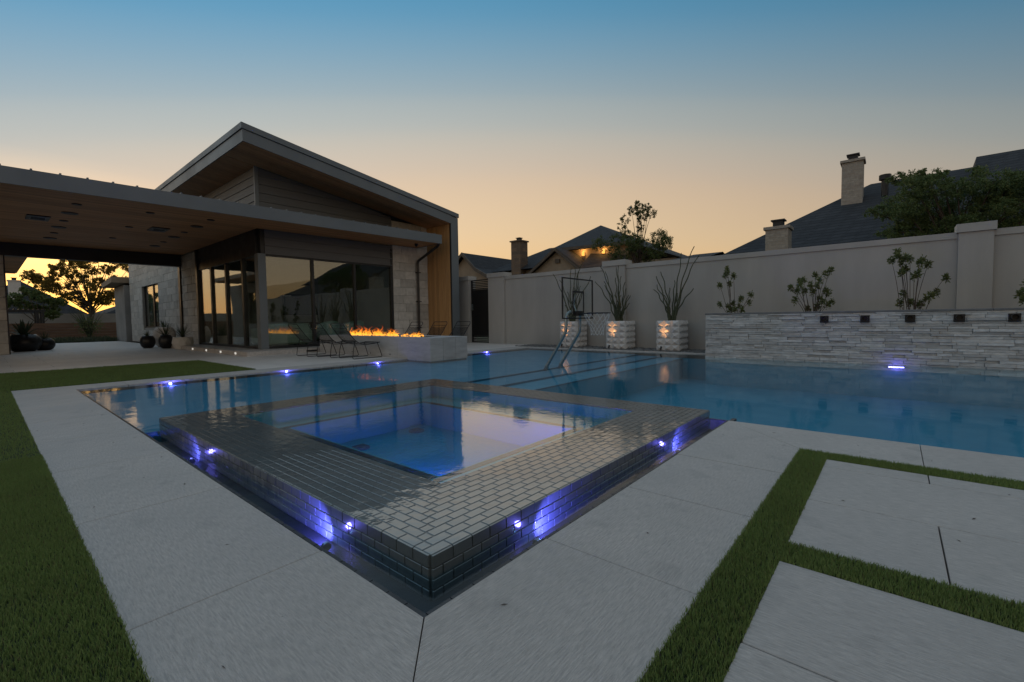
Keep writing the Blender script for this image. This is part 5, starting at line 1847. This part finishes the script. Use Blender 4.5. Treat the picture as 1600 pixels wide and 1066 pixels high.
# planting bed before the fence: spiky shrub and low grasses
sp = thing('spiky_shrub', (4.15, 36.2, -.07), 'tall stalky desert shrub before the board fence', 'shrub')
m = MB()
for k in range(34):
    a = rnd.uniform(0, 6.283)
    ln_ = rnd.uniform(1.0, 2.1)
    tl_ = rnd.uniform(.15, .75)
    m.tube(bezier((4.15, 36.2, -.07), (4.15 + math.cos(a) * tl_ * .35, 36.2 + math.sin(a) * tl_ * .35, ln_ * .6), (4.15 + math.cos(a) * tl_ * 1.4, 36.2 + math.sin(a) * tl_ * 1.4, ln_), 4), [.02, .018, .015, .012, .006], 4)
m.build('stalk', M['stem'], sp)
n = 500
d_ = rand_dirs(n, .3)
v, f = leaf_quads(np.array([[0, 0, .9]]) + d_ * nrs.uniform(.2, .75, (n, 1)) * np.array([[1, 1, .8]]), rand_dirs(n), nrs.uniform(.08, .16, n), nrs.uniform(.04, .07, n))
addobj('foliage', npmesh('foliage', v, f), M['leaf_olive'], sp, (4.15, 36.2, -.07))


def tuft(V, F, off, x, y, z, n, L, w_, up=.9):
    d_ = rand_dirs(n, up)
    d_[:, 2] = np.abs(d_[:, 2])
    v, f = leaf_quads(np.array([[x, y, z]]) + nrs.normal(size=(n, 3)) * np.array([[.03, .03, 0]]), d_, nrs.uniform(.6, 1.1, n) * L, np.full(n, w_), droop=.25)
    V.append(v)
    F.append(f + off)
    return off + len(v)


V, F, off = [], [], 0
for i in range(190):
    off = tuft(V, F, off, rnd.uniform(2.4, 5.1), rnd.uniform(33.3, 38.2), -.07, 16, .5, .03)
tag(addobj('ground_cover', npmesh('ground_cover', np.concatenate(V), np.concatenate(F)), M['leaf_grey']), 'low grey green grasses in the bed before the fence', 'ground cover', kind='stuff')


def agave(t, c, n, L, w_, mat='leaf_spike', upb=.9):
    V, F = [], []
    for k in range(n):
        a = 2 * math.pi * k / n + rnd.uniform(-.2, .2)
        e = rnd.uniform(.25, 1.35)
        ln_ = L * rnd.uniform(.7, 1.1)
        dr = Vector((math.cos(a) * math.cos(e), math.sin(a) * math.cos(e), math.sin(e)))
        s_ = Vector((-math.sin(a), math.cos(a), 0)) * w_
        p = [Vector(c) + dr * ln_ * u + Vector((0, 0, -.16 * ln_ * u * u * math.cos(e))) for u in (0, .35, .75, 1)]
        b = len(V)
        V += [p[0] - s_ * .8, p[0] + s_ * .8, p[1] + s_, p[1] - s_, p[2] + s_ * .6, p[2] - s_ * .6, p[3]]
        F += [(b, b + 1, b + 2, b + 3), (b + 3, b + 2, b + 4, b + 5), (b + 5, b + 4, b + 6, b + 6)]
    lo = wl(t)
    m = MB()
    m.add(V, [q if q[2] != q[3] else q[:3] for q in F])
    return m.build('leaves', M[mat], t)


def round_pot(x, y, r, h, label, mat='blackpot', plant='agave', L=.6, n=22, w_=.035):
    t = thing('round_pot', (x, y, 0), label, 'pot')
    MB().lathe([(r * .55, 0), (r * .8, h * .12), (r * .98, h * .38), (r, h * .55), (r * .93, h * .78), (r * .72, h * .97), (r * .66, h), (r * .60, h * .97), (r * .58, h * .88), (.001, h * .87)], (x, y, 0), 28).build('pot', M[mat], t, smooth=True)
    p = thing('agave', (x, y, h * .88), label.replace('pot', 'plant in the pot'), 'plant')
    agave(p, (x, y, h * .88), n, L, w_)
    return t


round_pot(.98, 23.55, .46, .60, 'large black round pot with agave by the left column', L=.75, n=26, w_=.045)
round_pot(1.5, 23.9, .30, .42, 'smaller black round pot right of the large agave pot', L=.4, n=40, w_=.012)
round_pot(4.08, 21.55, .24, .46, 'black ball shaped pot before the rear window', L=.35, n=30, w_=.010)
round_pot(4.72, 22.1, .38, .78, 'big pale urn pot against the stone wing', mat='white', L=.5, n=40, w_=.012)
round_pot(4.42, 20.55, .22, .50, 'slim dark pot beside the white faceted box', L=.62, n=50, w_=.010)
fb = thing('faceted_planter', (4.68, 19.45, 0), 'white faceted planter box with grasses by the stone pier', 'planter')
bm_ = MB()
n = 10
rings = [(.22, 0, 0), (.30, .2, .5), (.27, .42, 0)]
vv = []
for (r, z, o_) in rings:
    for k in range(n):
        a = 2 * math.pi * (k + o_) / n
        vv.append((4.68 + r * math.cos(a) * 1.1, 19.45 + r * math.sin(a), z))
ff = [tuple(range(n - 1, -1, -1)), tuple(2 * n + k for k in range(n))]
for l in range(2):
    for k in range(n):
        a_, b_ = l * n + k, l * n + (k + 1) % n
        c_, d2 = a_ + n, b_ + n
        if l == 0:
            ff += [(a_, b_, c_), (b_, d2, c_)]
        else:
            ff += [(a_, d2, c_), (a_, b_, d2)]
bm_.add(vv, ff)
bm_.build('box', M['white'], fb)
gr = thing('potted_grass', (4.68, 19.45, .42), 'spiky grass growing in the white faceted planter', 'plant')
agave(gr, (4.68, 19.45, .42), 46, .62, .010)
